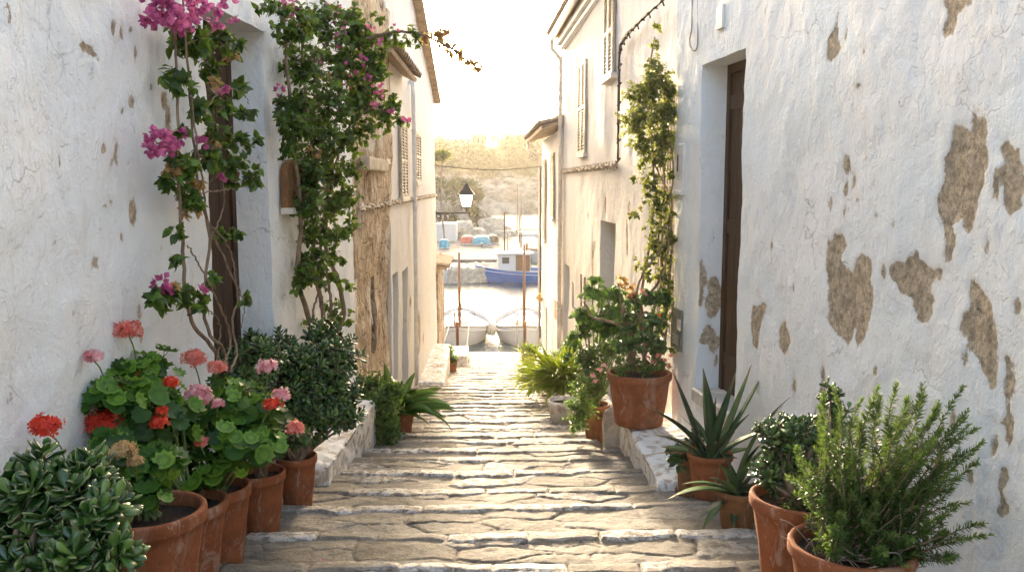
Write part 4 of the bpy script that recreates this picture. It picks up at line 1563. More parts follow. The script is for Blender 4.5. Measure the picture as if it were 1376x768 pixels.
# metal box with small window by the right vine
t = thing('meter_box', PW(914, 228, WR1), 'tall white meter box with a dark slot beside the right climber', 'meter box')
a, b = sorted((yat(WR1, 909), yat(WR1, 921))); z0, z1 = zat(WR1, 915, 262), zat(WR1, 915, 194)
m = MB(); slab(m, WR1, a, b, z0 + .04, z1, .0, .035); slab(m, WR1, a - .01, b + .01, z0, z0 + .04, .0, .05)
m.build('case', M['metalw'], t, bevel=.006)
m = MB(); slab(m, WR1, a + .07, b - .08, z0 + .16, z1 - .06, .036, .04)
m.build('frame', M['pipe'], t)
m = MB(); slab(m, WR1, a + .10, b - .11, z0 + .20, z1 - .09, .0405, .043)
m.build('slot', M['darkrec'], t)

# dark plaque
t = thing('wall_plaque', PW(911, 441, WR1), 'dark slate plaque with worn faint relief on the corner above the large pot', 'plaque')
a, b = sorted((yat(WR1, 903.5), yat(WR1, 921))); b = min(b, R1end - .03); z0, z1 = zat(WR1, 912, 470), zat(WR1, 912, 414)
m = MB(); slab(m, WR1, a, b, z0, z1, .0, .02); m.build('panel', M['plaque'], t, bevel=.004)
m = MB()
for k in range(5):
    zz = z0 + (z1 - z0) * (.14 + .05 * k); slab(m, WR1, a + .05, b - .05 - .04 * (k % 2), zz, zz + .006, .0205, .0225)
m.box(PW(912, 436, WR1, .024), (.006, .13, .09))
m.build('relief', M['pipe'], t)

# small white switch box high up
m = MB(); a, b = sorted((yat(WR1, 960), yat(WR1, 968)))
slab(m, WR1, a, b, zat(WR1, 964, 43), zat(WR1, 964, 12), .0, .03)
tag(m.build('junction_box', M['metalw'], bevel=.006), 'small white junction box above the right doorway', 'junction box')
m = MB(); yy_ = yat(WR1, 926)
m.tube(bez([PW(930, -40, WR1, .02), PW(930, 30, WR1, .02), PW(927, 55, WR1, .03), PW(931, 68, WR1, .03), PW(937, 62, WR1, .02), PW(938, 20, WR1, .015), PW(936, -40, WR1, .015)], 36), .006, 6)
tag(m.build('cable', M['cablew'], smooth=True), 'loop of loose cable hanging on the wall above the right doorway', 'cable')

# cable bundle on the right house
m = MB()
rr = random.Random(9)
path1 = [PW(900, -8, WR1, .05), PW(872, 18, WR2, .10), PW(850, 40, WR2, .09), PW(838, 55, WR2, .08), PW(833, 70, WR2, .07), PW(831.5, 140, WR2, .06), PW(830.5, 216, WR2, .06)]
for k in range(3):
    off = Vector((0, .02 * k, .012 * k))
    m.tube(bez([p + off + Vector((0, rr.uniform(-.01, .01), rr.uniform(-.01, .01))) for p in path1], 40, .003, k), .012, 6)
for i, p in enumerate(bez(path1, 22)):
    m.tube([p + Vector((-.02, -.05, -.02)), p + Vector((.03, .04, .03))], .013, 6)
    if i < 14: m.tube([p, p + Vector((.0, -.09, -.03 - .03 * (i % 2)))], .009, 5)
tag(m.build('cable_bundle', M['cable'], smooth=True), 'dark knotted cable bundle running down the sunlit right house', 'cable')

m = MB(); zc_ = 5.53
ycs = yat(WR2, 831); n = 60
for k in range(3):
    pts = []
    for i in range(n + 1):
        y = ycs + (q1 - .02 - ycs) * i / n
        pts.append(wpt(WR2, y, zc_ + .02 * math.sin(i * 1.1 + k * 2) + .012 * k, .035 + .02 * math.cos(i * 1.7 + k)))
    m.tube(pts, .014, 6)
for i in range(26):
    y = ycs + (q1 - .1 - ycs) * i / 26
    m.tube([wpt(WR2, y, zc_ - .04, .03), wpt(WR2, y + .02, zc_ + .06, .045)], .013, 6)
tag(m.build('cable_run', M['cablew'], smooth=True), 'lumpy horizontal cable run below the shutters of the sunlit right house', 'cable')

m = MB(); ya_ = y_a + .35; zc_ = 5.03
for k in range(3):
    pts = []
    for i in range(101):
        y = ya_ + (g1 - ya_) * i / 100
        pts.append(wpt(WL2, y, zc_ + .016 * math.sin(i * 1.3 + k * 2) + .012 * k, .04 + .016 * math.cos(i * 1.9 + k)))
    m.tube(pts, .013, 6)
for i in range(36):
    y = ya_ + (g1 - ya_) * i / 36
    m.tube([wpt(WL2, y, zc_ - .03, .03), wpt(WL2, y + .02, zc_ + .05, .05)], .012, 6)
tag(m.build('cable_run', M['cablew'], smooth=True), 'lumpy cable run along the left worn and gabled houses', 'cable')

m = MB()
ca = Vector((wx(WL2, g1), g1 - .1, P(590, 222, g1).z)); cb = wpt(WR3, 22.6, P(725, 224, 22.6).z, .02)
cb.z = ca.z + .02
m.tube([ca.lerp(cb, i / 24) - Vector((0, 0, .10 * math.sin(math.pi * i / 24))) for i in range(25)], .013, 6)
tag(m.build('overhead_cable', M['cable'], smooth=True), 'thin dark cable sagging across the alley above the lantern', 'cable')
m = MB()
m.tube(bez([cb, wpt(WR3, 22.6, cb.z - .3, .04), wpt(WR3, 22.6, 3.5, .04), wpt(WR3, 22.6, 1.2, .04)], 12), .018, 6)
tag(m.build('cable', M['cable'], smooth=True), 'dark cable running down the seaward corner of the last right house', 'cable')

# ornament strings on right wall by the plants
for j, (px_, y0_, y1_, lab_) in enumerate(((781, 370, 452, 'longer rusty bead string hanging on the sunlit right wall'), (786, 374, 430, 'shorter rusty bead string hanging beside the longer one'))):
    m = MB()
    p0 = PW(px_, y0_, WR2, .04); p1 = PW(px_, y1_, WR2, .04)
    for i in range(26):
        c = p0.lerp(p1, i / 25)
        m.tube([c + Vector((0, -.02, .012)), c + Vector((0, .02, -.012))], .018, 6)
    tag(m.build('shell_garland', M['cablew'], smooth=True), lab_, 'garland', 'bead strings on the right wall')

# terracotta wall pocket on the left
t = thing('wall_planter', PW(392, 248, WL1), 'flat arched terracotta plate fixed to the left wall beside the doorway', 'planter')
a = PW(377, 250, WL1).y; b = PW(401, 250, WL1).y
z0, z1 = zat(WL1, 389, 281), zat(WL1, 389, 214)
m = MB()
V = []; nn = 12
prof = [(a, z0), (b, z0), (b, z1 - .10)] + [((a + b) / 2 + (b - a) / 2 * math.cos(math.pi * k / 8) * (1), z1 - .10 + .10 * math.sin(math.pi * k / 8)) for k in range(1, 8)] + [(a, z1 - .10)]
for off in (.0, .05):
    V += [wpt(WL1, y, z, off) for y, z in prof]
k = len(prof)
m.add(V, [tuple(range(k))[::-1], tuple(range(k, 2 * k))] + [(i, (i + 1) % k, k + (i + 1) % k, k + i) for i in range(k)])
m.build('plate', M['terra3'], t, bevel=.006)
m = MB(); slab(m, WL1, a - .02, b + .02, z0 - .03, z0 + .015, .0, .09)
m.build('rim', M['marble'], t, bevel=.005)

# drain cover bits: lantern on bracket
t = thing('street_lantern', Vector((-.80, g1 - .15, 4.9)), 'black lantern with lit pale glass on a scrolled wall bracket by the harbour', 'street lamp')
YL = g1 - .15
LC = P(627, 262, YL)
sc_ = YL / F
m = MB()
bz = P(600, 286, YL).z
x0 = wx(WL2, YL)
m.tube([(x0, YL, bz), (LC.x + .05, YL, bz)], .020, 8)
m.tube([(x0, YL, bz - .20), (x0 + .02, YL, bz + .05)], .022, 8)
m.tube(bez([(x0, YL, bz - .22), (x0 + .20, YL, bz - .18), (x0 + .40, YL, bz - .03)], 14), .012, 6)
for (cx_, r_) in ((.08, .05), (.19, .055), (.30, .04), (.10, .03), (.42, .028)):
    cz_ = bz - .02 - r_ if r_ != .03 else bz - .15
    m.tube([(x0 + cx_ + r_ * math.cos(q / 12 * 6.283), YL, cz_ + r_ * math.sin(q / 12 * 6.283)) for q in range(13)], .012, 5, cap=False)
    m.tube([(x0 + cx_ + r_ * (1 - q / 16) * math.cos(q / 5), YL, cz_ + r_ * (1 - q / 16) * math.sin(q / 5)) for q in range(16)], .007, 5)
m.build('bracket', M['iron'], t, smooth=False)
zt_, zb_ = P(627, 262, YL).z, P(627, 278, YL).z
m = MB()
def ring(z, hw): return [(LC.x + sx * hw, YL + sy * hw, z) for sx, sy in ((-1, -1), (1, -1), (1, 1), (-1, 1))]
wt, wb = .165, .10
m.tube([(LC.x, YL, bz), (LC.x, YL, zb_)], .02, 8)
for sx, sy in ((-1, -1), (1, -1), (1, 1), (-1, 1)):
    m.tube([(LC.x + sx * wb, YL + sy * wb, zb_), (LC.x + sx * wt, YL + sy * wt, zt_)], .012, 6)
m.hexa(ring(zb_ - .02, wb * 1.1) + ring(zb_ + .01, wb * 1.15))
m.hexa(ring(zt_, wt * 1.15) + ring(zt_ + .02, wt * 1.2))
m.hexa(ring(zt_ + .02, wt * 1.12) + ring(zt_ + .14, wt * .60))
m.hexa(ring(zt_ + .14, wt * .60) + ring(zt_ + .20, wt * .38))
m.hexa(ring(zt_ + .20, wt * .46) + ring(zt_ + .22, wt * .46))
m.tube([(LC.x, YL, zt_ + .22), (LC.x, YL, zt_ + .25), (LC.x, YL, zt_ + .29)], [.045, .05, .012], 8)
m.build('lantern_frame', M['iron'], t)
m = MB(); m.hexa(ring(zb_ + .012, wb * .93) + ring(zt_ - .002, wt * .95))
gm = NT('lit_lantern_glass'); pb = gm.bsdf((.9, .82, .66), .4, None, .5)
pb.inputs['Emission Color'].default_value = (1, .78, .48, 1); pb.inputs['Emission Strength'].default_value = 1.3
m.build('glass', gm.m, t)

# ================================================================== landings, kerbs and rocks
lz = 3.17
o = rough_block([(1.15, 5.95), (2.2, 5.95), (2.2, 7.86), (1.15, 7.86)], lz, 2.4, 'stone_landing', 'kerb', .018, 5, .014)
tag(o, 'broad whitewashed stone landing under the big pot at the right doorway', 'stone step')
for i, (pxa, pya, s, lab) in enumerate([((822, 588), None, (.17, .16, .46), 'tall brown kerb boulder left of the big pot'), ((834, 592), None, (.12, .16, .40), 'narrow tan kerb boulder tight against the right landing')]):
    Y_ = 7.98
    c = P(pxa[0], 600, Y_)
    gz = ground(c.x, Y_)
    tag(rock_mesh(None, (c.x, Y_, gz + s[2] * .42), s, 11 + i, sub=4), lab, 'rock', 'kerb boulders along the right side')
c = P(757, 560, 11.4)
tag(rough_block([(.86, 10.1), (1.5, 10.1), (1.42, 12.1), (.80, 12.1)], 2.52, 1.6, 'stone_planter', 'kerb', .03, 15, .014), 'pale stone trough kerb beneath the yellow green ferns', 'kerb')
tag(rough_block([(.90, 15.2), (1.4, 15.2), (1.4, 19.5), (.92, 19.5)], 1.42, .5, 'stone_kerb', 'kerb', .05, 17, .014), 'low pale kerb under the far right plants', 'kerb')
# left block and rock
yb0, yb1 = 6.35, 8.35
tag(rough_block([(-2.1, yb0), (-1.30, yb0), (-1.22, yb1), (-2.1, yb1)], 3.17, 2.3, 'stone_landing', 'kerb', .02, 25, .016), 'whitewashed stone block along the left wall below the glossy shrub', 'stone step')
c = P(489, 598, 8.45)
tag(rock_mesh(None, (c.x, 8.45, ground(c.x, 8.45) + .13), (.20, .26, .36), 21, sub=4), 'lone brown boulder at the end of the left kerb', 'rock')
tag(rough_block([(-1.6, 15.6), (-1.02, 15.6), (-1.12, 19.6), (-1.6, 19.6)], 1.63, .5, 'stone_kerb', 'kerb', .05, 27, .012), 'low whitewashed bench kerb beside the far left house', 'kerb')
tag(rough_block([(-1.5, 21.1), (-.80, 21.1), (-.80, 22.5), (-1.5, 22.5)], 1.02, .5, 'quay_block', 'kerb', .05, 29, .01), 'low white mooring block at the left edge of the quay', 'block')

# dark smudge of fallen leaves and petals on the steps
lb = LB()
def fallen(n, xr, yr, tmpl, size):
    x = RS.uniform(*xr, n); y = RS.uniform(*yr, n)
    z = stair_z(x, y)[0] + .014
    nr = np.tile([0, 0, 1.], (n, 1)) + .35 * unit(n)
    lb.put(tmpl, np.stack([x, y, z], 1), np.cross(nr, unit(n)), nr, RS.uniform(*size, n))
fallen(40, (-1.35, -.75), (4.6, 7.4), T_OVAL, (.015, .04)); fallen(22, (-1.3, 1.3), (3.8, 12), T_OVAL, (.012, .03)); fallen(20, (.8, 1.3), (5.0, 12), T_OVAL, (.012, .03))
o = lb.build('fallen_leaves', M['l_dry']); tag(o, kind='stuff')
lb = LB(); fallen(9, (-1.15, -.3), (4.1, 6.4), T_OVAL, (.012, .022))
o = lb.build('fallen_petals', M['f_mag']); tag(o, kind='stuff')

# ================================================================== POTTED PLANTS, LEFT
GL = 'potted plants along the left wall'
GR = 'potted plants along the right wall'


def potted(name, x, y, rtop, h, label, cat, group, mat='terra', seed=0, saucer=False, taper=.68, z=None):
    z = ground(x, y) + .004 if z is None else z
    t = thing(name, (x, y, z), label, cat, group)
    pot(t, (x, y, z), rtop, h, mat, taper, seed=seed, saucer=saucer)
    return t, Vector((x, y, z + h - .04))


def B(px, py, Y, rpx, n, fl=None):
    # keep the clump in front of the house wall it stands against
    r = rpx / F * Y
    if px < 470: Y = min(Y, PW(px, 300, WL1, .03 + r * .55).y)
    if px > 960: Y = min(Y, PW(px, 300, WR1, .03 + r * .5).y)
    c = P(px, py, Y)
    return (tuple(c), rpx / F * Y, n) if fl is None else (tuple(c), rpx / F * Y, n, fl)


def PF(px, py, Y):
    return P(px, py, min(Y, PW(px, 300, WL1, .07).y)) if px < 470 else P(px, py, Y)


# jade at bottom left
t, core = potted('potted_jade_plant', -1.42, 2.50, .21, .40, 'glossy jade plant sprawling at the near left corner, its pot hidden', 'potted plant', GL, seed=1)
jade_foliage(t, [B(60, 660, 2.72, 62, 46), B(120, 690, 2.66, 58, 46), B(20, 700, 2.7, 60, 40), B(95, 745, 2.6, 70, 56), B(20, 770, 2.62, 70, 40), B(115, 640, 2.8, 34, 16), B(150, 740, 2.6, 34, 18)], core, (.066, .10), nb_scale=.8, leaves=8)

# A: open pot
t, core = potted('potted_geranium', -1.44, 3.42, .222, .46, 'geranium in the wide open pot nearest the camera on the left', 'potted geranium', GL, seed=2, z=ZLINE(3.4) + .04)
geranium_foliage(t, [B(178, 640, 3.46, 42, 55), B(215, 625, 3.5, 30, 30), B(150, 600, 3.5, 30, 30), B(195, 668, 3.4, 26, 22)], core, size=(.055, .10))
flower_head(t, PF(61, 574, 3.1), .056, 'f_red', P(88, 620, 3.15), label='bright scarlet flower head')
flower_head(t, PF(165, 606, 3.3), .05, 'f_dry', P(180, 640, 3.4), label='faded brown flower head')
flower_head(t, PF(182, 620, 3.3), .03, 'f_dry', P(185, 650, 3.4))

# tall geranium behind
t, core = potted('potted_geranium', -1.50, 3.98, .19, .40, 'tall bushy geranium against the wall with scarlet, coral and pale pink heads', 'potted geranium', GL, seed=3)
geranium_foliage(t, [B(185, 545, 3.98, 55, 95), B(150, 540, 4.0, 36, 45), B(205, 505, 4.02, 40, 45), B(225, 560, 3.95, 42, 50), B(175, 590, 3.9, 48, 60), B(175, 505, 4.05, 26, 22)], core, size=(.06, .105))
for (x, y, r, mt, Y, sx, sy) in [(139, 570, 23, 'f_red', 3.75, 160, 600), (173, 446, 17, 'f_coral', 4.0, 183, 492), (125, 480, 11, 'f_pink', 4.0, 142, 515), (152, 524, 11, 'f_red', 3.85, 165, 550), (186, 510, 13, 'f_red', 3.8, 190, 540),
                                 (230, 514, 11, 'f_red', 3.8, 222, 540), (213, 568, 13, 'f_red', 3.7, 212, 600), (217, 552, 8, 'f_red', 3.7, 212, 600)]:
    flower_head(t, PF(x, y, Y), r / F * Y, mt, PF(sx, sy, Y + .05))

# B
t, core = potted('potted_geranium', -1.47, 4.33, .172, .43, 'full leafy geranium with a big pink head in the second pot from the left corner', 'potted geranium', GL, seed=4)
geranium_foliage(t, [B(290, 590, 4.2, 62, 115), B(335, 600, 4.2, 48, 70), B(255, 600, 4.2, 44, 60), B(310, 545, 4.35, 46, 55), B(280, 640, 4.1, 36, 40), B(345, 560, 4.35, 36, 35), B(250, 560, 4.3, 30, 30)], core, size=(.058, .105))
for (x, y, r, mt, Y, sx, sy) in [(260, 482, 16, 'f_coral', 4.35, 272, 530), (292, 494, 13, 'f_coral', 4.35, 290, 540), (267, 533, 19, 'f_pink', 4.1, 275, 565), (292, 542, 9, 'f_pink', 4.1, 290, 570), (270, 594, 10, 'f_coral', 4.0, 275, 610),
                                 (366, 545, 12, 'f_red', 4.2, 350, 580), (378, 531, 12, 'f_pink', 4.3, 360, 570), (397, 576, 13, 'f_coral', 4.3, 375, 600), (359, 493, 13, 'f_pink', 4.4, 352, 545)]:
    flower_head(t, PF(x, y, Y), r / F * Y, mt, PF(sx, sy, Y + .05))

# C: low leaves over third pot
t, core = potted('potted_shrub', -1.42, 4.93, .15, .40, 'small glossy shrub in the third tall pot on the left', 'potted shrub', GL, seed=5)
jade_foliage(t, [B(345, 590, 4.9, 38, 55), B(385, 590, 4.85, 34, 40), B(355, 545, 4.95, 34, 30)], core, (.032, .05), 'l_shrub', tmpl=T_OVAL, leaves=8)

# D: large glossy shrub
t, core = potted('potted_shrub', -1.36, 5.60, .135, .38, 'large glossy dark shrub with tiny highlights in the fourth pot on the left', 'potted shrub', GL, seed=6)
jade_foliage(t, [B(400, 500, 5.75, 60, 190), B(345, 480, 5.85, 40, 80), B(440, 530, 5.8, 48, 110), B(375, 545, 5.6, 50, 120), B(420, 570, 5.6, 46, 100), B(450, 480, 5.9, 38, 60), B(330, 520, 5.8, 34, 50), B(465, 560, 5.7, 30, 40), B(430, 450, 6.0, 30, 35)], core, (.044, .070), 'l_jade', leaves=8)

# small-leaved trailing plant
t, core = potted('potted_herb', *(lambda p: (p.x, 8.75))(P(497, 560, 8.75)), .15, .30, 'fine leaved trailing green plant beside the left boulder', 'potted plant', GL, 'terra2', seed=7)
leaf_cloud(t, [B(510, 545, 8.45, 36, 1500), B(495, 520, 8.7, 30, 800), B(520, 580, 8.3, 25, 700), B(528, 522, 8.5, 20, 400), B(478, 540, 8.7, 26, 600)], T_SMALL, (.030, .055), 'l_small')

# broad-bladed plant
t, core = potted('potted_broad_leaf_plant', *(lambda p: (p.x, 9.1))(P(541, 560, 9.1)), .13, .26, 'plant with long broad arching dark blades in a small pot on the left', 'potted plant', GL, seed=8)
lb = LB()
cc = P(527, 528, 9.7)
rr = random.Random(4)
for i in range(72):
    a = rr.uniform(0, 6.28); el = rr.uniform(.35, 1.35)
    d = Vector((math.cos(a) * math.cos(el), math.sin(a) * math.cos(el), math.sin(el)))
    base = core + Vector((rr.uniform(-.20, .02), rr.uniform(-.10, .10), -.02))
    blade(lb, base, d, rr.uniform(.46, .70), rr.uniform(.085, .125), rr.uniform(.5, 1.6), .003, .22, 10, .03, 'aspi', roll=rr.uniform(-1.1, 1.1))
lb.build('foliage', M['l_aspi'], t)

# box-like bush in far left pot
t, core = potted('potted_bush', *(lambda p: (p.x, 19.2))(P(606, 500, 19.2)), .17, .32, 'round yellow green bush in a small pot below the last left house', 'potted plant', GL, seed=9)
leaf_cloud(t, [B(598, 478, 19.3, 14, 420), B(607, 482, 19.1, 11, 300), B(591, 482, 19.4, 9, 200), B(604, 470, 19.2, 8, 160)], T_SMALL, (.04, .07), 'l_small')

# ================================================================== POTTED PLANTS, RIGHT
# big rosemary
t, core = potted('potted_rosemary', 1.41, 3.26, .245, .40, 'big shaggy rosemary in the nearest pot against the right wall', 'potted rosemary', GR, 'terra', seed=20, z=ZLINE(3.2) - .03)
tips = []
rr = random.Random(8)
for (x, y) in [(1120, 520), (1150, 560), (1158, 535), (1180, 520), (1182, 555), (1205, 515), (1225, 540), (1240, 515), (1222, 560), (1262, 540), (1295, 518), (1270, 570), (1300, 560), (1312, 575), (1318, 600), (1290, 600), (1275, 620), (1255, 590),
               (1325, 702), (1300, 722), (1285, 680), (1265, 670), (1290, 640), (1240, 620), (1210, 600), (1190, 610), (1165, 600), (1140, 600), (1110, 575), (1095, 600), (1080, 620), (1075, 650), (1095, 660), (1120, 640), (1150, 650), (1185, 660), (1220, 660),
               (1130, 690), (1170, 700), (1210, 705), (1245, 700), (1100, 690), (1240, 740), (1285, 745), (1200, 640), (1130, 555), (1100, 545), (1230, 585), (1205, 560), (1280, 655), (1250, 640), (1060, 640), (1070, 600), (1145, 670), (1160, 630), (1195, 680), (1225, 725), (1180, 730), (1110, 720)]:
    for k in range(2):
        Y = rr.uniform(3.0, 3.4) if y < 690 else rr.uniform(2.95, 3.2)
        tips.append((tuple(P(x + rr.uniform(-16, 16) * (k > 0), y + (rr.uniform(0, 34) if k else 0), Y)), rr.uniform(.9, 1.2)))
for k in range(60):
    tips.append((tuple(P(rr.uniform(1090, 1270), rr.uniform(600, 730), rr.uniform(3.0, 3.45))), 1.0))
rosemary(t, core, tips, size=(.020, .033), step=.0044)
# dead wood tangle over the soil
m = MB()
for k in range(46):
    a = core + Vector((rr.uniform(-.18, .18), rr.uniform(-.18, .1), -.01))
    b = a + Vector((rr.uniform(-.12, .12), rr.uniform(-.1, .06), rr.uniform(0, .10)))
    m.tube(bez([a, a.lerp(b, .5) + Vector((rr.uniform(-.04, .04), 0, rr.uniform(-.01, .04))), b], 6), .0022, 4)
m.build('dead_twigs', M['barkpale'], t)

# second pot: jade and stray sprigs
t, core = potted('potted_jade_plant', 1.375, 3.74, .225, .44, 'upright jade plant in the wide pot behind the rosemary', 'potted plant', GR, 'terra', seed=21, z=ZLINE(3.72) + .03)
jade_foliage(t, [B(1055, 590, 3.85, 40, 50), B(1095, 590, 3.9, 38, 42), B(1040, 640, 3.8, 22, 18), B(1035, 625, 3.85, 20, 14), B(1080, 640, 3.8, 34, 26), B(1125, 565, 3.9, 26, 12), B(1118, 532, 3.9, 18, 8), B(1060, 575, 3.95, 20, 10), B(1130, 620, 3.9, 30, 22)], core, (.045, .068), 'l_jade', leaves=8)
m = MB()
for (x, y) in ((1118, 525), (1135, 550), (1095, 565), (1060, 570)):
    e = P(x, y, 3.9)
    m.tube(bez([core + Vector((.04, .02, 0)), core.lerp(e, .5) + Vector((rr.uniform(-.03, .03), 0, 0)), e], 10), .006, 6)
m.build('tall_stems', M['bark'], t, smooth=True)
tp = []
for k in range(12):
    tp.append((tuple(P(rr.uniform(1065, 1110), rr.uniform(620, 690), 3.62)), 1.0))
rosemary(t, core, tp, size=(.016, .026), name='sprigs')

# aloe, smaller in aged pot
t, core = potted('potted_aloe', 1.44, 4.95, .132, .265, 'low spreading aloe in a weathered brown pot beside the wide pot', 'potted aloe', GR, 'terra3', seed=22)
lb = LB()
for (x, y, w_) in [(925, 668, .05), (948, 690, .04), (985, 615, .05), (1030, 545, .03), (1005, 600, .05), (965, 640, .05), (960, 702, .045), (1040, 640, .045), (1052, 668, .04), (975, 625, .05), (1015, 560, .04), (990, 700, .04), (935, 650, .04), (1020, 600, .05), (1035, 610, .04)]:
    e = P(x, y, 4.95 - rr.uniform(.0, .3)) ; d = e - core
    dd = Vector((d.x, d.y, d.z + .30 * d.length)).normalized()
    blade(lb, core + Vector((rr.uniform(-.03, .03), rr.uniform(-.03, .03), -.01)), dd, d.length * 1.32, w_ * 1.6, .62, .010, .4, 10, .02, 'agave')
lb.build('foliage', M['l_agave'], t)

# agave
t, core = potted('potted_agave', 1.435, 5.62, .155, .31, 'tall spiky agave with stiff upright blades near the right doorway', 'potted agave', GR, 'terra', seed=23, z=ZLINE(5.6) + .05)
lb = LB()
for (x, y, w_, bd) in [(915, 508, .072, .0), (943, 507, .080, .0), (988, 515, .075, -.1), (1003, 508, .06, -.15), (1032, 505, .035, -.2), (972, 545, .075, .1), (975, 580, .07, .1), (1020, 580, .065, .2), (890, 548, .055, .55), (897, 582, .045, .6), (905, 600, .06, .5), (930, 560, .07, .2), (1000, 560, .07, .1),
                     (958, 540, .07, 0), (1010, 600, .06, .3), (985, 610, .06, .4), (1045, 560, .03, .2), (935, 600, .06, .5), (960, 590, .06, .3)]:
    e = P(x, y, 5.62 + rr.uniform(-.15, .12)); d = e - core
    dd = (d + Vector((0, 0, abs(bd) * .5 * d.length))) if bd > 0 else d
    blade(lb, core + Vector((rr.uniform(-.04, .04), rr.uniform(-.03, .03), -.02)), dd.normalized(), d.length * (1.16 + .10 * abs(bd)), w_ * 1.6, bd, .018, .42, 12, .02, 'agave')
lb.build('foliage', M['l_agave'], t)
lb = LB()
for (x, y) in ((880, 578), (862, 607), (955, 478 + 60), (920, 548)):
    e = P(x, y, 5.6); d = e - core
    blade(lb, core, (d + Vector((0, 0, .08))).normalized(), d.length, .02, .5, .004, .5, 8, .05, 'agave')
lb.build('dry_blades', M['l_dry'], t)

# small pot with saucer
t, core = potted('potted_leafy_plant', *(lambda p: (p.x, 5.88))(P(926, 650, 5.88)), .092, .27, 'small leafy plant in a narrow pot on a saucer in front of the landing', 'potted plant', GR, 'terra3', seed=24, saucer=True, taper=.82)
leaf_cloud(t, [B(915, 602, 5.85, 20, 110), B(935, 590, 5.95, 20, 110), B(908, 618, 5.8, 12, 50)], T_HEART, (.035, .06), 'l_shrub')

# the big pot with geraniums and the climber rooted in it
bx_, by_ = 1.245, 7.42
t, core = potted('potted_climber', bx_, by_, .285, .47, 'large terracotta pot on the landing holding a tall climber and low geraniums', 'potted climber', GR, 'terra', seed=25, z=lz + .012, taper=.74)
leaf_cloud(t, [B(835, 492, 7.3, 20, 260), B(868, 492, 7.25, 22, 280), B(890, 490, 7.3, 14, 120), B(850, 486, 7.5, 20, 200)], T_SMALL, (.022, .042), 'l_small', name='ground_leaves')
for (x, y, r) in ((885, 478, 5), (893, 484, 4), (870, 480, 4), (898, 492, 4), (877, 486, 4), (902, 478, 4)):
    flower_head(t, PF(x, y, 7.2), r / F * 7.2, 'f_coral', n=14)
m = MB()
stems = [([(852, 498), (846, 470), (848, 440), (820, 432), (795, 425), (785, 405)], 7.4, .022), ([(848, 490), (850, 455), (838, 420), (845, 395)], 7.4, .03), ([(862, 495), (868, 460), (858, 420), (880, 385), (895, 350), (900, 300)], 7.45, .018),
         ([(875, 495), (885, 450), (878, 420), (890, 370), (885, 320), (893, 250), (888, 180)], 7.55, .016), ([(868, 498), (865, 440), (862, 400), (872, 330), (880, 260), (876, 200), (870, 120), (880, 50)], 7.6, .016),
         ([(880, 495), (893, 460), (896, 400), (903, 330), (902, 270), (905, 220), (897, 170)], 7.5, .014), ([(870, 490), (850, 440), (862, 372), (885, 338), (893, 300)], 7.4, .014), ([(878, 480), (870, 420), (842, 440), (830, 380)], 7.35, .012),
         ([(885, 230), (870, 205), (850, 195), (838, 198)], 7.6, .006), ([(876, 150), (858, 135), (842, 130)], 7.6, .006), ([(893, 300), (897, 260), (878, 215), (888, 190)], 7.6, .01), ([(890, 440), (905, 410), (890, 350), (900, 310)], 7.5, .01)]
for pts, Y, r in stems:
    q = bez([P(x, y, Y + rr.uniform(-.05, .05)) for x, y in pts], 34, .006, int(Y * 100 + r * 1e4))
    m.tube(q, [r * (1 - .6 * i / len(q)) for i in range(len(q))], 7)
m.build('stems', M['bark'], t, smooth=True)
up = [B(880, 90, 7.6, 16, 130), B(885, 112, 7.6, 28, 330), B(868, 125, 7.55, 26, 260), B(890, 150, 7.6, 28, 330), B(862, 155, 7.5, 28, 280), B(882, 185, 7.6, 30, 320), B(860, 190, 7.5, 18, 120), B(845, 130, 7.5, 14, 60), B(880, 60, 7.6, 10, 30), B(883, 35, 7.6, 8, 18),
      B(900, 120, 7.6, 14, 120), B(888, 215, 7.6, 22, 170), B(872, 235, 7.6, 18, 60), B(895, 265, 7.55, 14, 90), B(885, 280, 7.5, 16, 90), B(858, 285, 7.4, 10, 22), B(848, 290, 7.4, 6, 12), B(898, 320, 7.5, 14, 100), B(880, 325, 7.5, 18, 90), B(900, 350, 7.5, 10, 40),
      B(860, 355, 7.4, 12, 30), B(870, 370, 7.4, 10, 30), B(895, 385, 7.45, 12, 60), B(890, 440, 7.4, 12, 25), B(905, 470, 7.4, 10, 20), B(850, 165, 7.5, 20, 110), B(902, 150, 7.6, 12, 100), B(897, 185, 7.6, 14, 120), B(875, 255, 7.55, 14, 60)]
up += [B(890, y_, 7.5, 14, 70) for y_ in (300, 340, 370, 405, 425)] + [B(876, y_, 7.5, 12, 50) for y_ in (250, 270, 300, 350)] + [B(865, 215, 7.5, 14, 60), B(850, 240, 7.5, 8, 16), B(905, 235, 7.5, 10, 50), B(902, 290, 7.5, 10, 50)]
up = [(u_[0], u_[1] * 1.15, int(u_[2] * 1.8)) for u_ in up]
leaf_cloud(t, up, T_HEART, (.022, .044), 'l_boug2', name='climber_leaves', twig_mat='barkpale')
leaf_cloud(t, [B(868, 400, 7.35, 20, 150), B(845, 430, 7.3, 18, 130), B(880, 430, 7.3, 20, 170), B(860, 455, 7.25, 22, 200), B(885, 465, 7.3, 16, 130), B(838, 460, 7.3, 16, 130), B(890, 400, 7.4, 16, 120), B(850, 405, 7.3, 12, 60)], T_HEART, (.032, .06), 'l_shrub', name='middle_leaves', twig_mat='bark')
leaf_cloud(t, [B(845, 385, 7.4, 12, 40), B(838, 375, 7.4, 10, 30), B(852, 400, 7.35, 12, 40)], T_HEART, (.03, .05), 'l_dry', name='reddish_leaves')
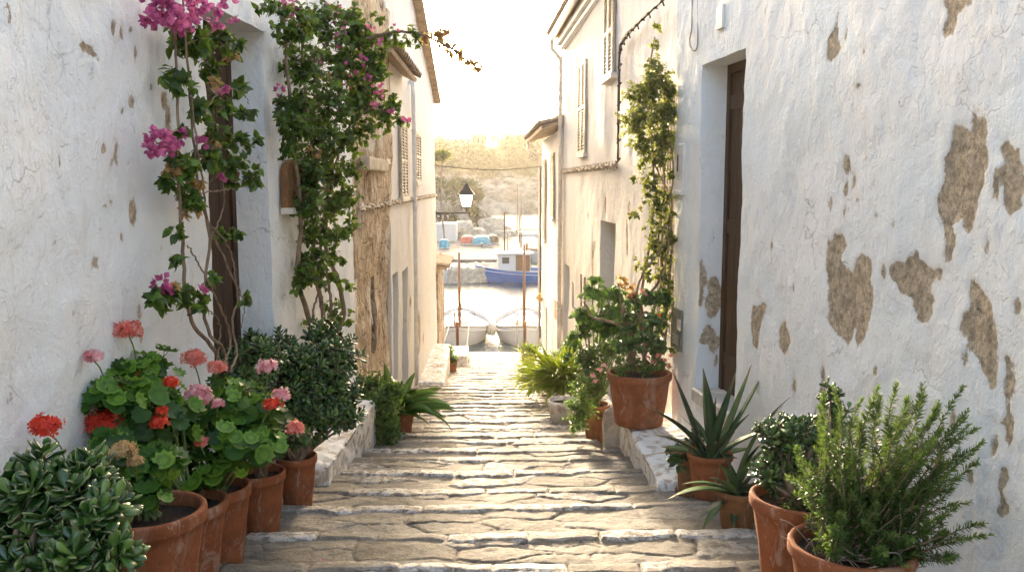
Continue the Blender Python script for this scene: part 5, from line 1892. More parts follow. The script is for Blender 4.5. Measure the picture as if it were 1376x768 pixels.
for (x, y, r, mt) in ((848, 398, 5, 'f_coral'), (862, 392, 5, 'f_coral'), (889, 430, 4, 'f_red'), (857, 408, 4, 'f_pink'), (887, 424, 3, 'f_red'), (867, 395, 4, 'f_pink')):
    flower_head(t, PF(x, y, 7.3), r / F * 7.3, mt, n=14)

# trellis behind the climber
t = thing('trellis', PW(880, 330, WR2, .05), 'narrow wooden lattice behind the right climber', 'trellis')
m = MB()
ya, yb_ = R1end + .12, R1end + .95
za, zb = 3.9, 6.1
for k in range(9):
    y = ya + (yb_ - ya) * k / 8
    slab(m, WR2, y - .009, y + .009, za, zb, .03, .042)
for k in range(20):
    z = za + (zb - za) * k / 19
    slab(m, WR2, ya - .02, yb_ + .02, z - .008, z + .008, .043, .054)
m.build('lattice', M['cablew'], t)

# shrub left of the big pot (broad scalloped leaves)
t, core = potted('potted_geranium', *(lambda p: (p.x, 8.75))(P(800, 570, 8.75)), .15, .36, 'leggy branching geranium in the narrow pot leaning over the steps on the right', 'potted geranium', GR, 'terra2', seed=26)
geranium_foliage(t, [B(800, 400, 8.4, 20, 28), B(785, 425, 8.5, 18, 24), B(825, 400, 8.4, 18, 22), B(832, 425, 8.3, 22, 34), B(812, 445, 8.4, 22, 34), B(860, 440, 8.2, 18, 22), B(775, 455, 8.6, 12, 12), B(838, 460, 8.2, 20, 26), B(800, 380, 8.4, 10, 8)], core, size=(.05, .09), mat='l_ger', dens=2.2)
leaf_cloud(t, [B(815, 430, 8.4, 24, 400), B(850, 425, 8.2, 20, 260), B(785, 440, 8.5, 18, 220), B(845, 450, 8.2, 26, 420), B(875, 460, 8.0, 18, 220), B(790, 480, 8.6, 26, 560), B(820, 470, 8.5, 24, 260), B(770, 460, 8.8, 14, 90), B(800, 500, 8.6, 24, 240), B(840, 465, 8.4, 18, 160), B(762, 480, 8.8, 12, 70)], T_SMALL, (.03, .055), 'l_shrub', name='lower_leaves')
t, core = potted('potted_trailing_plant', *(lambda p: (p.x, 8.35))(P(812, 575, 8.35)), .10, .28, 'trailing green plant spilling over a pot beside the right boulders', 'potted plant', GR, 'terra', seed=27)
leaf_cloud(t, [B(790, 522, 8.3, 34, 900), B(780, 552, 8.25, 28, 640), B(775, 572, 8.2, 13, 150), B(805, 520, 8.3, 18, 260), B(770, 545, 8.3, 12, 120)], T_SMALL, (.024, .044), 'l_small')
for (x, y) in ((805, 497), (797, 505), (812, 492), (800, 512)):
    flower_head(t, PF(x, y, 8.1), 5 / F * 8.1, 'f_pink', n=14)

# ferns in stone trough
rr = random.Random(14)
def fern(name, cx, cy, Y, label, n, L, mat='l_fern', pw=.022, spread=1.0, px=None):
    c = P(cx, cy, Y)
    t = thing(name, c, label, 'fern plant', 'ferns and grasses on the right')
    lb = LB()
    for i in range(n):
        a = rr.uniform(0, 6.28); el = rr.uniform(.5, 1.45)
        d = Vector((math.cos(a) * math.cos(el), math.sin(a) * math.cos(el), math.sin(el)))
        blade(lb, c + Vector((rr.uniform(-.14, .14), rr.uniform(-.25, .25), 0)) * spread, d, L * rr.uniform(.6, 1.1), pw * rr.uniform(.7, 1.3), rr.uniform(.5, 2.2), .0015, .2, 8, .05, 'aspi', roll=rr.uniform(-1, 1))
    lb.build('foliage', M[mat], t)
    return t
fern('fern', 757, 522, 11.2, 'bright yellow green fern arching out of the stone trough', 520, .72, pw=.040)
fern('fern', 732, 520, 12.6, 'smaller pale fern leaning into the steps beyond the trough', 320, .58, pw=.038)
t = thing('stone_pot', P(757, 556, 10.6), 'pale squared stone planter in front of the ferns', 'planter')
c = P(757, 556, 10.6); gz = ground(c.x, 10.0)
m = MB(); m.lathe([(.001, 0), (.15, 0), (.18, .22), (.195, .225), (.195, .265), (.165, .265), (.16, .20)], (c.x - .05, 10.0, gz), 28, wob=.03)
m.build('bowl', M['kerb'], t, smooth=True)
m = MB(); m.lathe([(.001, .225), (.165, .22)], (c.x - .05, 10.0, gz), 28)
m.build('soil', M['soil'], t)
for (x, y, Y, lab, blobs) in [(712, 492, 15.5, 'low green bush at the foot of the last right house', [B(712, 490, 15.6, 16, 500), B(724, 500, 15.2, 16, 460), B(708, 482, 16, 12, 260), B(718, 512, 14.6, 12, 260)]),
                              (728, 512, 13.6, 'rounded leafy bush between the ferns and the far kerb', [B(730, 502, 13.8, 18, 520), B(738, 516, 13.3, 16, 420)]),
                              (742, 500, 13.2, 'taller bush hugging the sunlit right wall behind the ferns', [B(750, 486, 13.4, 20, 520), B(766, 476, 12.6, 20, 520), B(760, 500, 12.8, 20, 460)])]:
    c = P(x, y, Y)
    t = thing('bush', (c.x, Y, max(ground(c.x, Y), .75)), lab, 'bush', 'bushes along the right wall')
    leaf_cloud(t, blobs, T_SMALL, (.035, .065), 'l_small' if y == 500 else 'l_boug2')
# grass-like far plant with pot
t, core = potted('potted_grass', *(lambda p: (p.x, 20.6))(P(711, 476, 20.6)), .2, .30, 'feathery green grass in a pot at the end of the right wall', 'potted plant', GR, seed=28)
lb = LB()
for i in range(170):
    a = rr.uniform(0, 6.28); el = rr.uniform(.6, 1.5)
    d = Vector((math.cos(a) * math.cos(el), math.sin(a) * math.cos(el), math.sin(el)))
    blade(lb, core + Vector((rr.uniform(-.15, .15), rr.uniform(-.1, .1), 0)), d, rr.uniform(.25, .5), .022, rr.uniform(.3, 1.2), .001, .2, 6, .05, 'aspi')
lb.build('foliage', M['l_fern'], t)
leaf_cloud(t, [B(708, 470, 20.5, 7, 90), B(716, 468, 20.5, 7, 90)], T_SMALL, (.05, .08), 'l_small', name='side_leaves')
# orange blooms hanging on the seaward corner
t = thing('hanging_flowers', P(724, 401, 22.4), 'small clump of orange flowers on the seaward corner of the right wall', 'flowers')
for k, (x, y, r) in enumerate(((722, 400, 4.5), (727, 403, 4.5), (725, 396, 3.5))):
    flower_head(t, PF(x, y, 22.0), r / F * 22.0, 'f_dry', n=26)

# ================================================================== CLIMBERS, LEFT
rr = random.Random(21)
t = thing('bougainvillea', (-1.5, 4.75, ground(-1.5, 4.75)), 'first bougainvillea with bare stems and magenta sprays across the left doorway', 'bougainvillea', 'climbers on the left wall')
m = MB()
st = [([(300, 500), (285, 465), (262, 440), (250, 400), (246, 350), (243, 300), (238, 230), (240, 160), (238, 90), (233, 20)], .13, .016),
      ([(305, 500), (300, 470), (278, 440), (275, 380), (283, 320), (268, 260), (262, 200), (255, 130), (250, 60), (245, -10)], .16, .014),
      ([(310, 500), (318, 470), (312, 430), (320, 395), (300, 345), (280, 300), (272, 240), (262, 170), (256, 100)], .18, .011),
      ([(300, 490), (310, 450), (290, 400), (268, 355), (252, 330)], .16, .010), ([(283, 320), (300, 280), (302, 230), (330, 215)], .20, .006),
      ([(262, 200), (290, 230), (320, 245), (345, 235)], .2, .005), ([(275, 150), (300, 120), (325, 125), (335, 140)], .2, .005), ([(268, 260), (300, 255), (340, 250)], .2, .005),
      ([(280, 300), (300, 320), (312, 345), (318, 380), (328, 410), (325, 440)], .2, .007), ([(250, 400), (225, 395), (210, 400)], .14, .005), ([(240, 200), (220, 195), (205, 190)], .14, .005), ([(235, 60), (225, 30), (210, 20)], .14, .006),
      ([(250, 60), (290, 40), (320, 20)], .18, .006), ([(292, 480), (296, 440), (285, 420), (262, 410)], .15, .006)]
for pts, off, r in st:
    q = bez([PW(x, y, WL1, off + rr.uniform(-.02, .02)) for x, y in pts], 40, .005, int(off * 1000 + r * 1e5))
    m.tube(q, [r * .72 * (1 - .5 * i / len(q)) for i in range(len(q))], 7)
m.build('stems', M['bark'], t, smooth=True)
def BW(px, py, off, rpx, n, w=WL1, fl=None):
    c = PW(px, py, w, off)
    return (tuple(c), rpx / F * c.y * 1.12, int(n * 1.55)) if fl is None else (tuple(c), rpx / F * c.y, n, fl)
leaf_cloud(t, [BW(255, 55, .15, 30, 120), BW(290, 50, .15, 24, 80), BW(240, 110, .14, 20, 50), BW(285, 95, .18, 18, 40), BW(315, 60, .16, 16, 40), BW(265, 150, .16, 18, 40), BW(300, 135, .18, 16, 36), BW(325, 120, .2, 12, 28), BW(245, 225, .16, 20, 60), BW(275, 215, .17, 22, 60),
               BW(310, 225, .2, 18, 50), BW(335, 235, .2, 14, 34), BW(225, 245, .15, 16, 40), BW(255, 265, .16, 20, 44), BW(295, 180, .2, 16, 40), BW(325, 190, .2, 14, 36), BW(345, 185, .2, 8, 14), BW(330, 150, .2, 12, 26), BW(235, 310, .15, 8, 14), BW(228, 345, .15, 10, 18), BW(225, 395, .15, 20, 55), BW(250, 395, .15, 14, 30),
               BW(265, 405, .15, 14, 30), BW(300, 318, .2, 10, 20), BW(318, 310, .2, 6, 10), BW(345, 240, .2, 10, 20), BW(210, 400, .15, 12, 30), BW(280, 375, .15, 8, 12), BW(245, 180, .16, 10, 18), BW(325, 400, .2, 6, 8), BW(298, 205, .2, 12, 24), BW(315, 250, .2, 12, 20)], T_HEART, (.035, .065), 'l_boug', twig_mat='barkpale')
leaf_cloud(t, [BW(240, 230, .16, 20, 34), BW(265, 240, .17, 20, 34), BW(255, 280, .16, 14, 20), BW(280, 115, .17, 14, 14), BW(310, 80, .17, 12, 12), BW(285, 190, .17, 14, 12), BW(225, 385, .15, 12, 10)], T_HEART, (.035, .055), 'l_dry', name='dry_leaves', twig=False)
def bracts(t, blobs, mat='f_mag', size=(.026, .040), name='magenta_bracts'):
    lb = LB()
    for c, r, n in blobs:
        n = int(n * .42) + 1
        p, u = blob_pts(c, r, n, .6)
        lb.put(T_BR, p, np.cross(u, unit(n)), u + .4 * unit(n), RS.uniform(size[0], size[1], n))
    lb.build(name, M[mat], t)
bracts(t, [BW(222, 12, .18, 22, 110), BW(245, 28, .18, 16, 60), BW(205, 25, .18, 10, 26), BW(270, 10, .18, 12, 34), BW(258, 28, .18, 8, 18), BW(215, 192, .17, 13, 46), BW(228, 195, .17, 10, 26), BW(242, 182, .17, 6, 10), BW(206, 180, .17, 6, 12), BW(268, 192, .18, 6, 12), BW(298, 117, .2, 6, 12), BW(288, 32, .2, 6, 9), BW(291, 15, .2, 5, 8), BW(306, 5, .2, 6, 9),
           BW(218, 380, .16, 8, 18), BW(222, 390, .16, 7, 12), BW(233, 384, .16, 4, 6), BW(299, 236, .2, 4, 6), BW(316, 228, .2, 4, 6), BW(270, 392, .17, 4, 6), BW(240, -10, .18, 26, 60), BW(316, 32, .2, 4, 5), BW(204, 200, .17, 7, 14)])

t = thing('bougainvillea', (-1.45, 7.0, ground(-1.45, 7.0)), 'second bougainvillea, dense dark and overhanging the alley with a long sprig', 'bougainvillea', 'climbers on the left wall')
m = MB()
st = [([(425, 455), (410, 410), (400, 370), (405, 300), (398, 230), (392, 160), (385, 80), (380, 0)], 7.0, .022), ([(440, 455), (430, 400), (420, 350), (425, 290), (420, 200), (410, 120), (405, 40)], 7.0, .02), ([(450, 455), (462, 420), (452, 370), (438, 330), (440, 260), (450, 180), (460, 100), (455, 20)], 7.1, .022),
      ([(445, 455), (445, 410), (440, 370), (430, 330), (445, 240), (470, 170), (500, 140)], 7.0, .015), ([(460, 200), (490, 150), (520, 150), (545, 165)], 6.9, .008), ([(450, 100), (480, 60), (520, 45), (560, 45), (600, 62), (640, 92)], 7.0, .016),
      ([(455, 130), (490, 90), (510, 80)], 7.0, .008), ([(430, 460), (420, 420), (432, 380), (422, 340)], 7.0, .012), ([(435, 300), (460, 270), (480, 260)], 7.0, .008), ([(560, 45), (585, 42), (600, 40)], 7.0, .003)]
for pts, Y, r in st:
    q = bez([P(x, y, (min(Y, PW(x, 300, WL1, .10).y) if x < 470 else Y) + rr.uniform(-.04, .04)) for x, y in pts], 40, .006, int(r * 1e5))
    m.tube(q, [r * (1 - .6 * i / len(q)) for i in range(len(q))], 7)
m.build('stems', M['bark'], t, smooth=True)
VY = lambda x, Y=7.0: min(Y, PW(x, 300, WL1, .16).y) if x < 470 else Y
Bz = lambda x, y, r, n, Y=7.0: B(x, y, VY(x, Y), r * 1.22, int(n * (1.45 if n > 60 else 1.1)))
leaf_cloud(t, [Bz(395, 40, 28, 190), Bz(430, 30, 36, 330), Bz(470, 25, 28, 200), Bz(410, 90, 34, 300), Bz(450, 85, 40, 400), Bz(490, 95, 28, 190), Bz(395, 140, 28, 210), Bz(440, 145, 42, 430), Bz(480, 140, 34, 260), Bz(515, 155, 20, 100), Bz(535, 163, 11, 40), Bz(400, 175, 26, 180),
               Bz(430, 195, 36, 320), Bz(465, 190, 28, 180), Bz(490, 175, 18, 80), Bz(420, 235, 30, 240), Bz(450, 235, 28, 200), Bz(475, 230, 16, 60), Bz(415, 275, 28, 220), Bz(445, 280, 28, 210), Bz(470, 265, 18, 80), Bz(425, 315, 24, 170), Bz(450, 320, 20, 110), Bz(470, 300, 14, 45),
               Bz(420, 350, 24, 150), Bz(405, 375, 18, 90), Bz(435, 370, 18, 90), Bz(455, 345, 14, 60), Bz(465, 380, 12, 40), Bz(445, 415, 20, 70), Bz(430, 440, 22, 90), Bz(465, 430, 12, 40), Bz(505, 50, 18, 60), Bz(530, 52, 14, 46), Bz(550, 48, 14, 44), Bz(505, 20, 12, 24), Bz(375, 10, 18, 80), Bz(385, 200, 14, 50),
               Bz(380, 160, 12, 40), Bz(560, 55, 10, 22), Bz(470, 60, 28, 180), Bz(500, 75, 14, 40), Bz(515, 95, 14, 60), Bz(500, 120, 20, 110), Bz(525, 140, 14, 70), Bz(480, 50, 22, 110), Bz(360, 10, 12, 40), Bz(515, 70, 10, 30)], T_HEART, (.032, .060), 'l_boug')
leaf_cloud(t, [Bz(580, 48, 9, 24), Bz(572, 50, 8, 20), Bz(588, 54, 9, 24), Bz(604, 64, 8, 24), Bz(595, 58, 9, 26), Bz(612, 70, 9, 30), Bz(620, 76, 7, 22), Bz(630, 84, 7, 20), Bz(640, 90, 7, 18), Bz(590, 42, 6, 12), Bz(600, 40, 4, 4), Bz(420, 210, 26, 30), Bz(455, 130, 34, 36), Bz(440, 255, 26, 24)], T_HEART, (.03, .052), 'l_dry', name='golden_leaves')
bracts(t, [Bz(388, 8, 10, 40, 6.8), Bz(395, 18, 5, 14, 6.8), Bz(378, 5, 6, 14, 6.8), Bz(440, 15, 14, 14, 6.7), Bz(455, 22, 9, 10, 6.7), Bz(376, 124, 6, 14, 6.8), Bz(425, 80, 5, 10, 6.7), Bz(450, 50, 14, 12, 6.7), Bz(490, 85, 4, 6, 6.7), Bz(492, 104, 5, 9, 6.7), Bz(482, 78, 4, 6, 6.7), Bz(508, 120, 6, 12, 6.7), Bz(507, 128, 4, 8, 6.7), Bz(505, 140, 5, 8, 6.7),
           Bz(524, 151, 4, 8, 6.8), Bz(546, 162, 4, 10, 6.8), Bz(513, 56, 4, 6, 6.8), Bz(532, 38, 3, 3, 6.9), Bz(497, 36, 4, 6, 6.8), Bz(424, 40, 8, 8, 6.7), Bz(460, 100, 20, 8, 6.6), Bz(415, 130, 16, 6, 6.6), Bz(462, 38, 6, 7, 6.7)], size=(.024, .036))

# ================================================================== WATER
m = MB()
m.add([(-1500, 23.0, 0), (1500, 23.0, 0), (1500, 3000, 0), (-1500, 3000, 0)], [(0, 1, 2, 3)])
tag(m.build('water', M['water']), kind='structure')


# ================================================================== FAR HILL
def far_h(X, Y):
    shore = 150 + 6 * fbm(X * .03, X * 0, 3, 3)
    t = np.clip((Y - shore) / 105, -.2, 1)
    h = 14.5 * np.sin(np.clip(t, 0, 1) * math.pi / 2) ** 1.1
    h = h * (1 + .10 * fbm(X * .012 + 2, Y * .012, 5, 3))
    ledge = 4.0 * np.clip((Y - shore) / 7, 0, 1) ** .7 * (1 + .35 * fbm(X * .12, Y * .12, 8, 4)) * np.clip(1.6 - t * 2, 0, 1) + 1.2 * np.abs(fbm(X * .35 + Y * .2, Y * .35, 18, 5)) * np.clip((Y - shore) / 4, 0, 1)
    return np.where(Y < shore, -2.0 + 0 * X, h + ledge + 1.3 * fbm(X * .1, Y * .1, 9, 4) * np.clip(t * 8, 0, 1))


def grid_terrain(name, xs, ys, fn, mat):
    X, Y = np.meshgrid(xs, ys, indexing='ij')
    Z = fn(X, Y)
    V = np.stack([X, Y, Z], 2).reshape(-1, 3)
    a, b = X.shape; I = np.arange(a * b).reshape(a, b)
    q = np.stack([I[:-1, :-1], I[1:, :-1], I[1:, 1:], I[:-1, 1:]], 2).reshape(-1, 4)
    o = link(name, mesh_np(name, V, [q], {'hgt': Z.ravel()}), M[mat])
    tag(o, kind='structure')
    return o


grid_terrain('hill', np.concatenate([np.arange(-320, -40, 5), np.arange(-40, 50, .9), np.arange(50, 321, 5)]), np.concatenate([np.arange(140, 175, .7), np.arange(175, 420, 3.)]), far_h, 'hill')

# woodland on the hill: many ragged crowns, a mass
def crown_faces(lb, c, r, n, size, flat=.8):
    p, u = blob_pts(c, r, n, .5, (1, 1, flat))
    lb.put(T_SMALL, p, np.cross(u, unit(n)) + .5 * u, u + .5 * unit(n), RS.uniform(size * .7, size * 1.3, n))

lb = LB()
N = 620
xx = RS.uniform(-130, 140, N); near = RS.rand(N) < .55
xx = np.where(near, RS.uniform(-32, 28, N), xx)
yy = RS.uniform(158, 275, N)
zz = far_h(xx, yy)
for x, y, z in zip(xx, yy, zz):
    if z < 5.5 + random.random() * 3: continue
    if any(abs(x - vx) < 7 and y > 195 and y < 250 for vx in (-4.1, -8.3, -5.8)): continue
    r = random.uniform(1.6, 4.0)
    crown_faces(lb, (x, y, z + r * .4), r, 240, r * .22)
o = lb.build('woodland', M['l_wood']); tag(o, kind='stuff')

# single trees breaking the far skyline
def far_tree(px, py, Y, rpx, label, group='pines on the far skyline', n=260, mat='l_wood'):
    c = P(px, py, Y); r = rpx / F * Y
    gz = float(far_h(np.array([c.x]), np.array([Y]))[0])
    t = thing('pine_tree', (c.x, Y, gz), label, 'tree', group)
    lb = LB()
    for k in range(9):
        o = unit(1)[0] * r * .55; o[2] *= .5
        crown_faces(lb, (c.x + o[0], Y + o[1], c.z + o[2]), r * .55, n // 6, r * .22, .75)
    lb.build('crown', M[mat], t)
    m = MB(); m.tube([(c.x, Y, gz - .5), (c.x + .2, Y, (gz + c.z) / 2), (c.x, Y, c.z)], [r * .10, r * .07, r * .03], 7)
    m.build('trunk', M['bark'], t)

far_tree(686, 189, 255, 20, 'largest rounded pine on the far ridge, right of the white villas')
far_tree(708, 193, 262, 13, 'lower pine on the far ridge next to the right roofs')
far_tree(665, 200, 250, 10, 'small pine just right of the white villas')
far_tree(634, 192, 258, 9, 'small pine standing left of the white villas')
far_tree(618, 192, 262, 11, 'rounded pine toward the left end of the far ridge')
far_tree(600, 194, 262, 11, 'leftmost visible pine of the far ridge')

# white villas
for (px_, py_, w_, hh_, lab) in ((651, 193, 9, 5.5, 'tallest pale villa on the hill across the water'), (631, 194, 5, 3, 'small pale villa left of the tallest one on the hill'), (643, 190, 4, 4, 'narrow pale villa wedged between the two others on the hill')):
    Y = 246; c = P(px_, py_, Y)
    gz = float(far_h(np.array([c.x]), np.array([Y]))[0])
    t = thing('villa', (c.x, Y, gz), lab, 'house', 'white villas on the far hill')
    m = MB(); z0 = gz - 1; z1 = gz + hh_ * .55 + 1.2
    m.box((c.x, Y, (z0 + z1) / 2), (w_, 6, z1 - z0)); m.box((c.x + w_ * .2, Y, z1 + .8), (w_ * .45, 4, 1.6))
    m.build('wall', M['metalw'], t)
    for k in range(3):
        m = MB()
        m.box((c.x - w_ * .3 + w_ * .3 * k, Y - 3.02, z1 - 1.6), (w_ * .12, .08, 1.3))
        m.build('window', M['darkrec'], t)


# ================================================================== NEAR HEADLAND (left of the gap) and slipway
def mid_h(X, Y):
    # rocky spur coming from the left, falling to the right
    e = (2.6 - X) / 8.0                      # inland
    r = np.clip(e, 0, 1) ** .8 * 4.2 + np.clip((-6 - X) / 30, 0, 1) * 6
    bell = np.exp(-((Y - 84) / 16) ** 2) * 1.0 + .35 * np.exp(-((Y - 100) / 26) ** 2)
    h = r * np.clip(bell, 0, 1.1)
    rid = np.abs(fbm(X * .55 + Y * .12, Y * .22 + X * .2, 43, 5, .6))
    h = h * (1.12 + .30 * fbm(X * .25, Y * .2, 33, 5, .6) - .55 * rid) + .5 * fbm(X * .5, Y * .35, 37, 4) * np.clip(h, 0, 1)
    return h - .7


grid_terrain('headland', np.concatenate([np.arange(-60, -9, .8), np.arange(-9, 8, .16)]), np.arange(60, 120, .32), mid_h, 'rockland' if 'rockland' in M else 'hill')
m = MB()
m.add([(-60, 49.5, .95), (-.2, 49.5, .95), (1.6, 56, .95), (3.6, 62, .85), (3.0, 72, .9), (-60, 76, 1.1), (-60, 49.5, -2), (-.2, 49.5, -2), (1.6, 56, -2), (3.6, 62, -2), (3.0, 72, -2), (-60, 76, -2)],
      [(0, 1, 2, 3, 4, 5), (6, 7, 1, 0), (7, 8, 2, 1), (8, 9, 3, 2), (9, 10, 4, 3), (10, 11, 5, 4)])
tag(m.build('harbour_slipway', M['concrete']), kind='structure')
for i in range(26):
    x = -7.5 + i * .33 + random.uniform(-.1, .1); s = random.uniform(.5, .9)
    y = 49.1 + random.uniform(-.3, .3)
    if x > -.2: y += (x + .2) * 3.6
    tag(rock_mesh(None, (x, y, .25 + random.uniform(-.1, .3)), (s, s, s * .8), 40 + i, 'roughrock', 'sea_rock', sub=3), 'dark boulder in the sea wall below the slipway', 'rock', 'boulders of the sea wall')
# pale flat ledge at the water left
tag(rough_block([(-2.7, 45.6), (.1, 46.5), (.0, 49.0), (-2.7, 49.0)], .78, -.8, 'stone_jetty', 'rock', .12, 61, .05), 'flat grey stone jetty block at the foot of the slipway', 'jetty')

# pines and scrub on the headland
def shrub_tree(px, py, Y, rpx, label, n=700, mat='l_pine', size=.26, group='pines above the rocks', gz=None, cols=7):
    c = P(px, py, Y); r = rpx / F * Y
    gz = float(mid_h(np.array([c.x]), np.array([Y]))[0]) if gz is None else gz
    t = thing('pine_tree', (c.x, Y, gz), label, 'tree', group)
    lb = LB()
    for k in range(cols):
        o = unit(1)[0] * r * .55
        crown_faces(lb, (c.x + o[0], Y + o[1], c.z + o[2] * .8), r * .55, int(n * 3.2) // cols, size, .8)
    lb.build('crown', M[mat], t)
    m = MB(); m.tube(bez([(c.x + .2, Y, gz - .3), (c.x - .1, Y, (gz + c.z) / 2), (c.x, Y, c.z)], 6), r * .09, 7)
    for k in range(4):
        o = Vector(unit(1)[0]) * r * .7; o.z = abs(o.z)
        m.tube([(c.x, Y, c.z - r * .5), (c.x + o.x, Y + o.y, c.z + o.z * .5)], r * .04, 5)
    m.build('trunk', M['bark'], t)

shrub_tree(596, 258, 86, 26, 'broad dark pine left of the lantern', 1400)
shrub_tree(620, 252, 90, 19, 'pine crown directly behind the lantern', 900)
shrub_tree(637, 260, 92, 13, 'pale smaller pine right of the lantern', 600)
shrub_tree(604, 280, 80, 18, 'low spreading pine under the lantern bracket', 800)
shrub_tree(636, 283, 80, 10, 'round bush on the rocks below the lantern', 420)
shrub_tree(648, 305, 78, 5, 'small bush growing in the rock cleft', 120)
shrub_tree(607, 298, 74, 9, 'bright bush at the base of the left rocks', 260)
shrub_tree(640, 312, 74, 6, 'low strip of scrub on the rock face', 160)
shrub_tree(690, 313, 92, 5, 'tiny dark bush at the tip of the rocks', 120)
# palm-like pine top beside left house
shrub_tree(594, 212, 60, 13, 'feathery golden tree top peeping past the left gable', 500, 'l_boug2', .16, 'pines above the rocks', 1.0)

# ================================================================== BOATS
def loc_xy(c, rot, x, y):
    return (c[0] + x * math.cos(rot) - y * math.sin(rot), c[1] + x * math.sin(rot) + y * math.cos(rot))


def hull_mesh(c, rot, L, beam, free, draft, sheer, th=.05, nst=26, ns=9, pw=2.3):
    """double ended hull, returns outer V/F, rim points"""
    V = []; rimL = []; rimR = []
    for i in range(nst + 1):
        t = -1 + 2 * i / nst
        b = beam / 2 * max(.012, (1 - abs(t) ** pw)) ** .85
        zs = free + sheer * abs(t) ** 2.2 * (1.0 if t < 0 else .8)
        kz = -draft * (1 - abs(t) ** 4)
        row = []
        for j in range(-ns, ns + 1):
            s = j / ns
            a = abs(s)
            x = b * math.copysign(math.sin(a * math.pi / 2) ** .72, s) if s else 0
            z = kz + (zs - kz) * (1 - math.cos(a * math.pi / 2)) ** .95
            yy = t * L / 2 * (1 - .04 * (1 - a))
            X, Y = loc_xy(c, rot, x, yy)
            row.append((X, Y, c[2] + z))
        V += row
        rimL.append(row[0]); rimR.append(row[-1])
    k = 2 * ns + 1
    Fc = []
    for i in range(nst):
        for j in range(k - 1):
            a = i * k + j
            Fc.append((a, a + k, a + k + 1, a + 1))
    return V, Fc, rimL, rimR, k


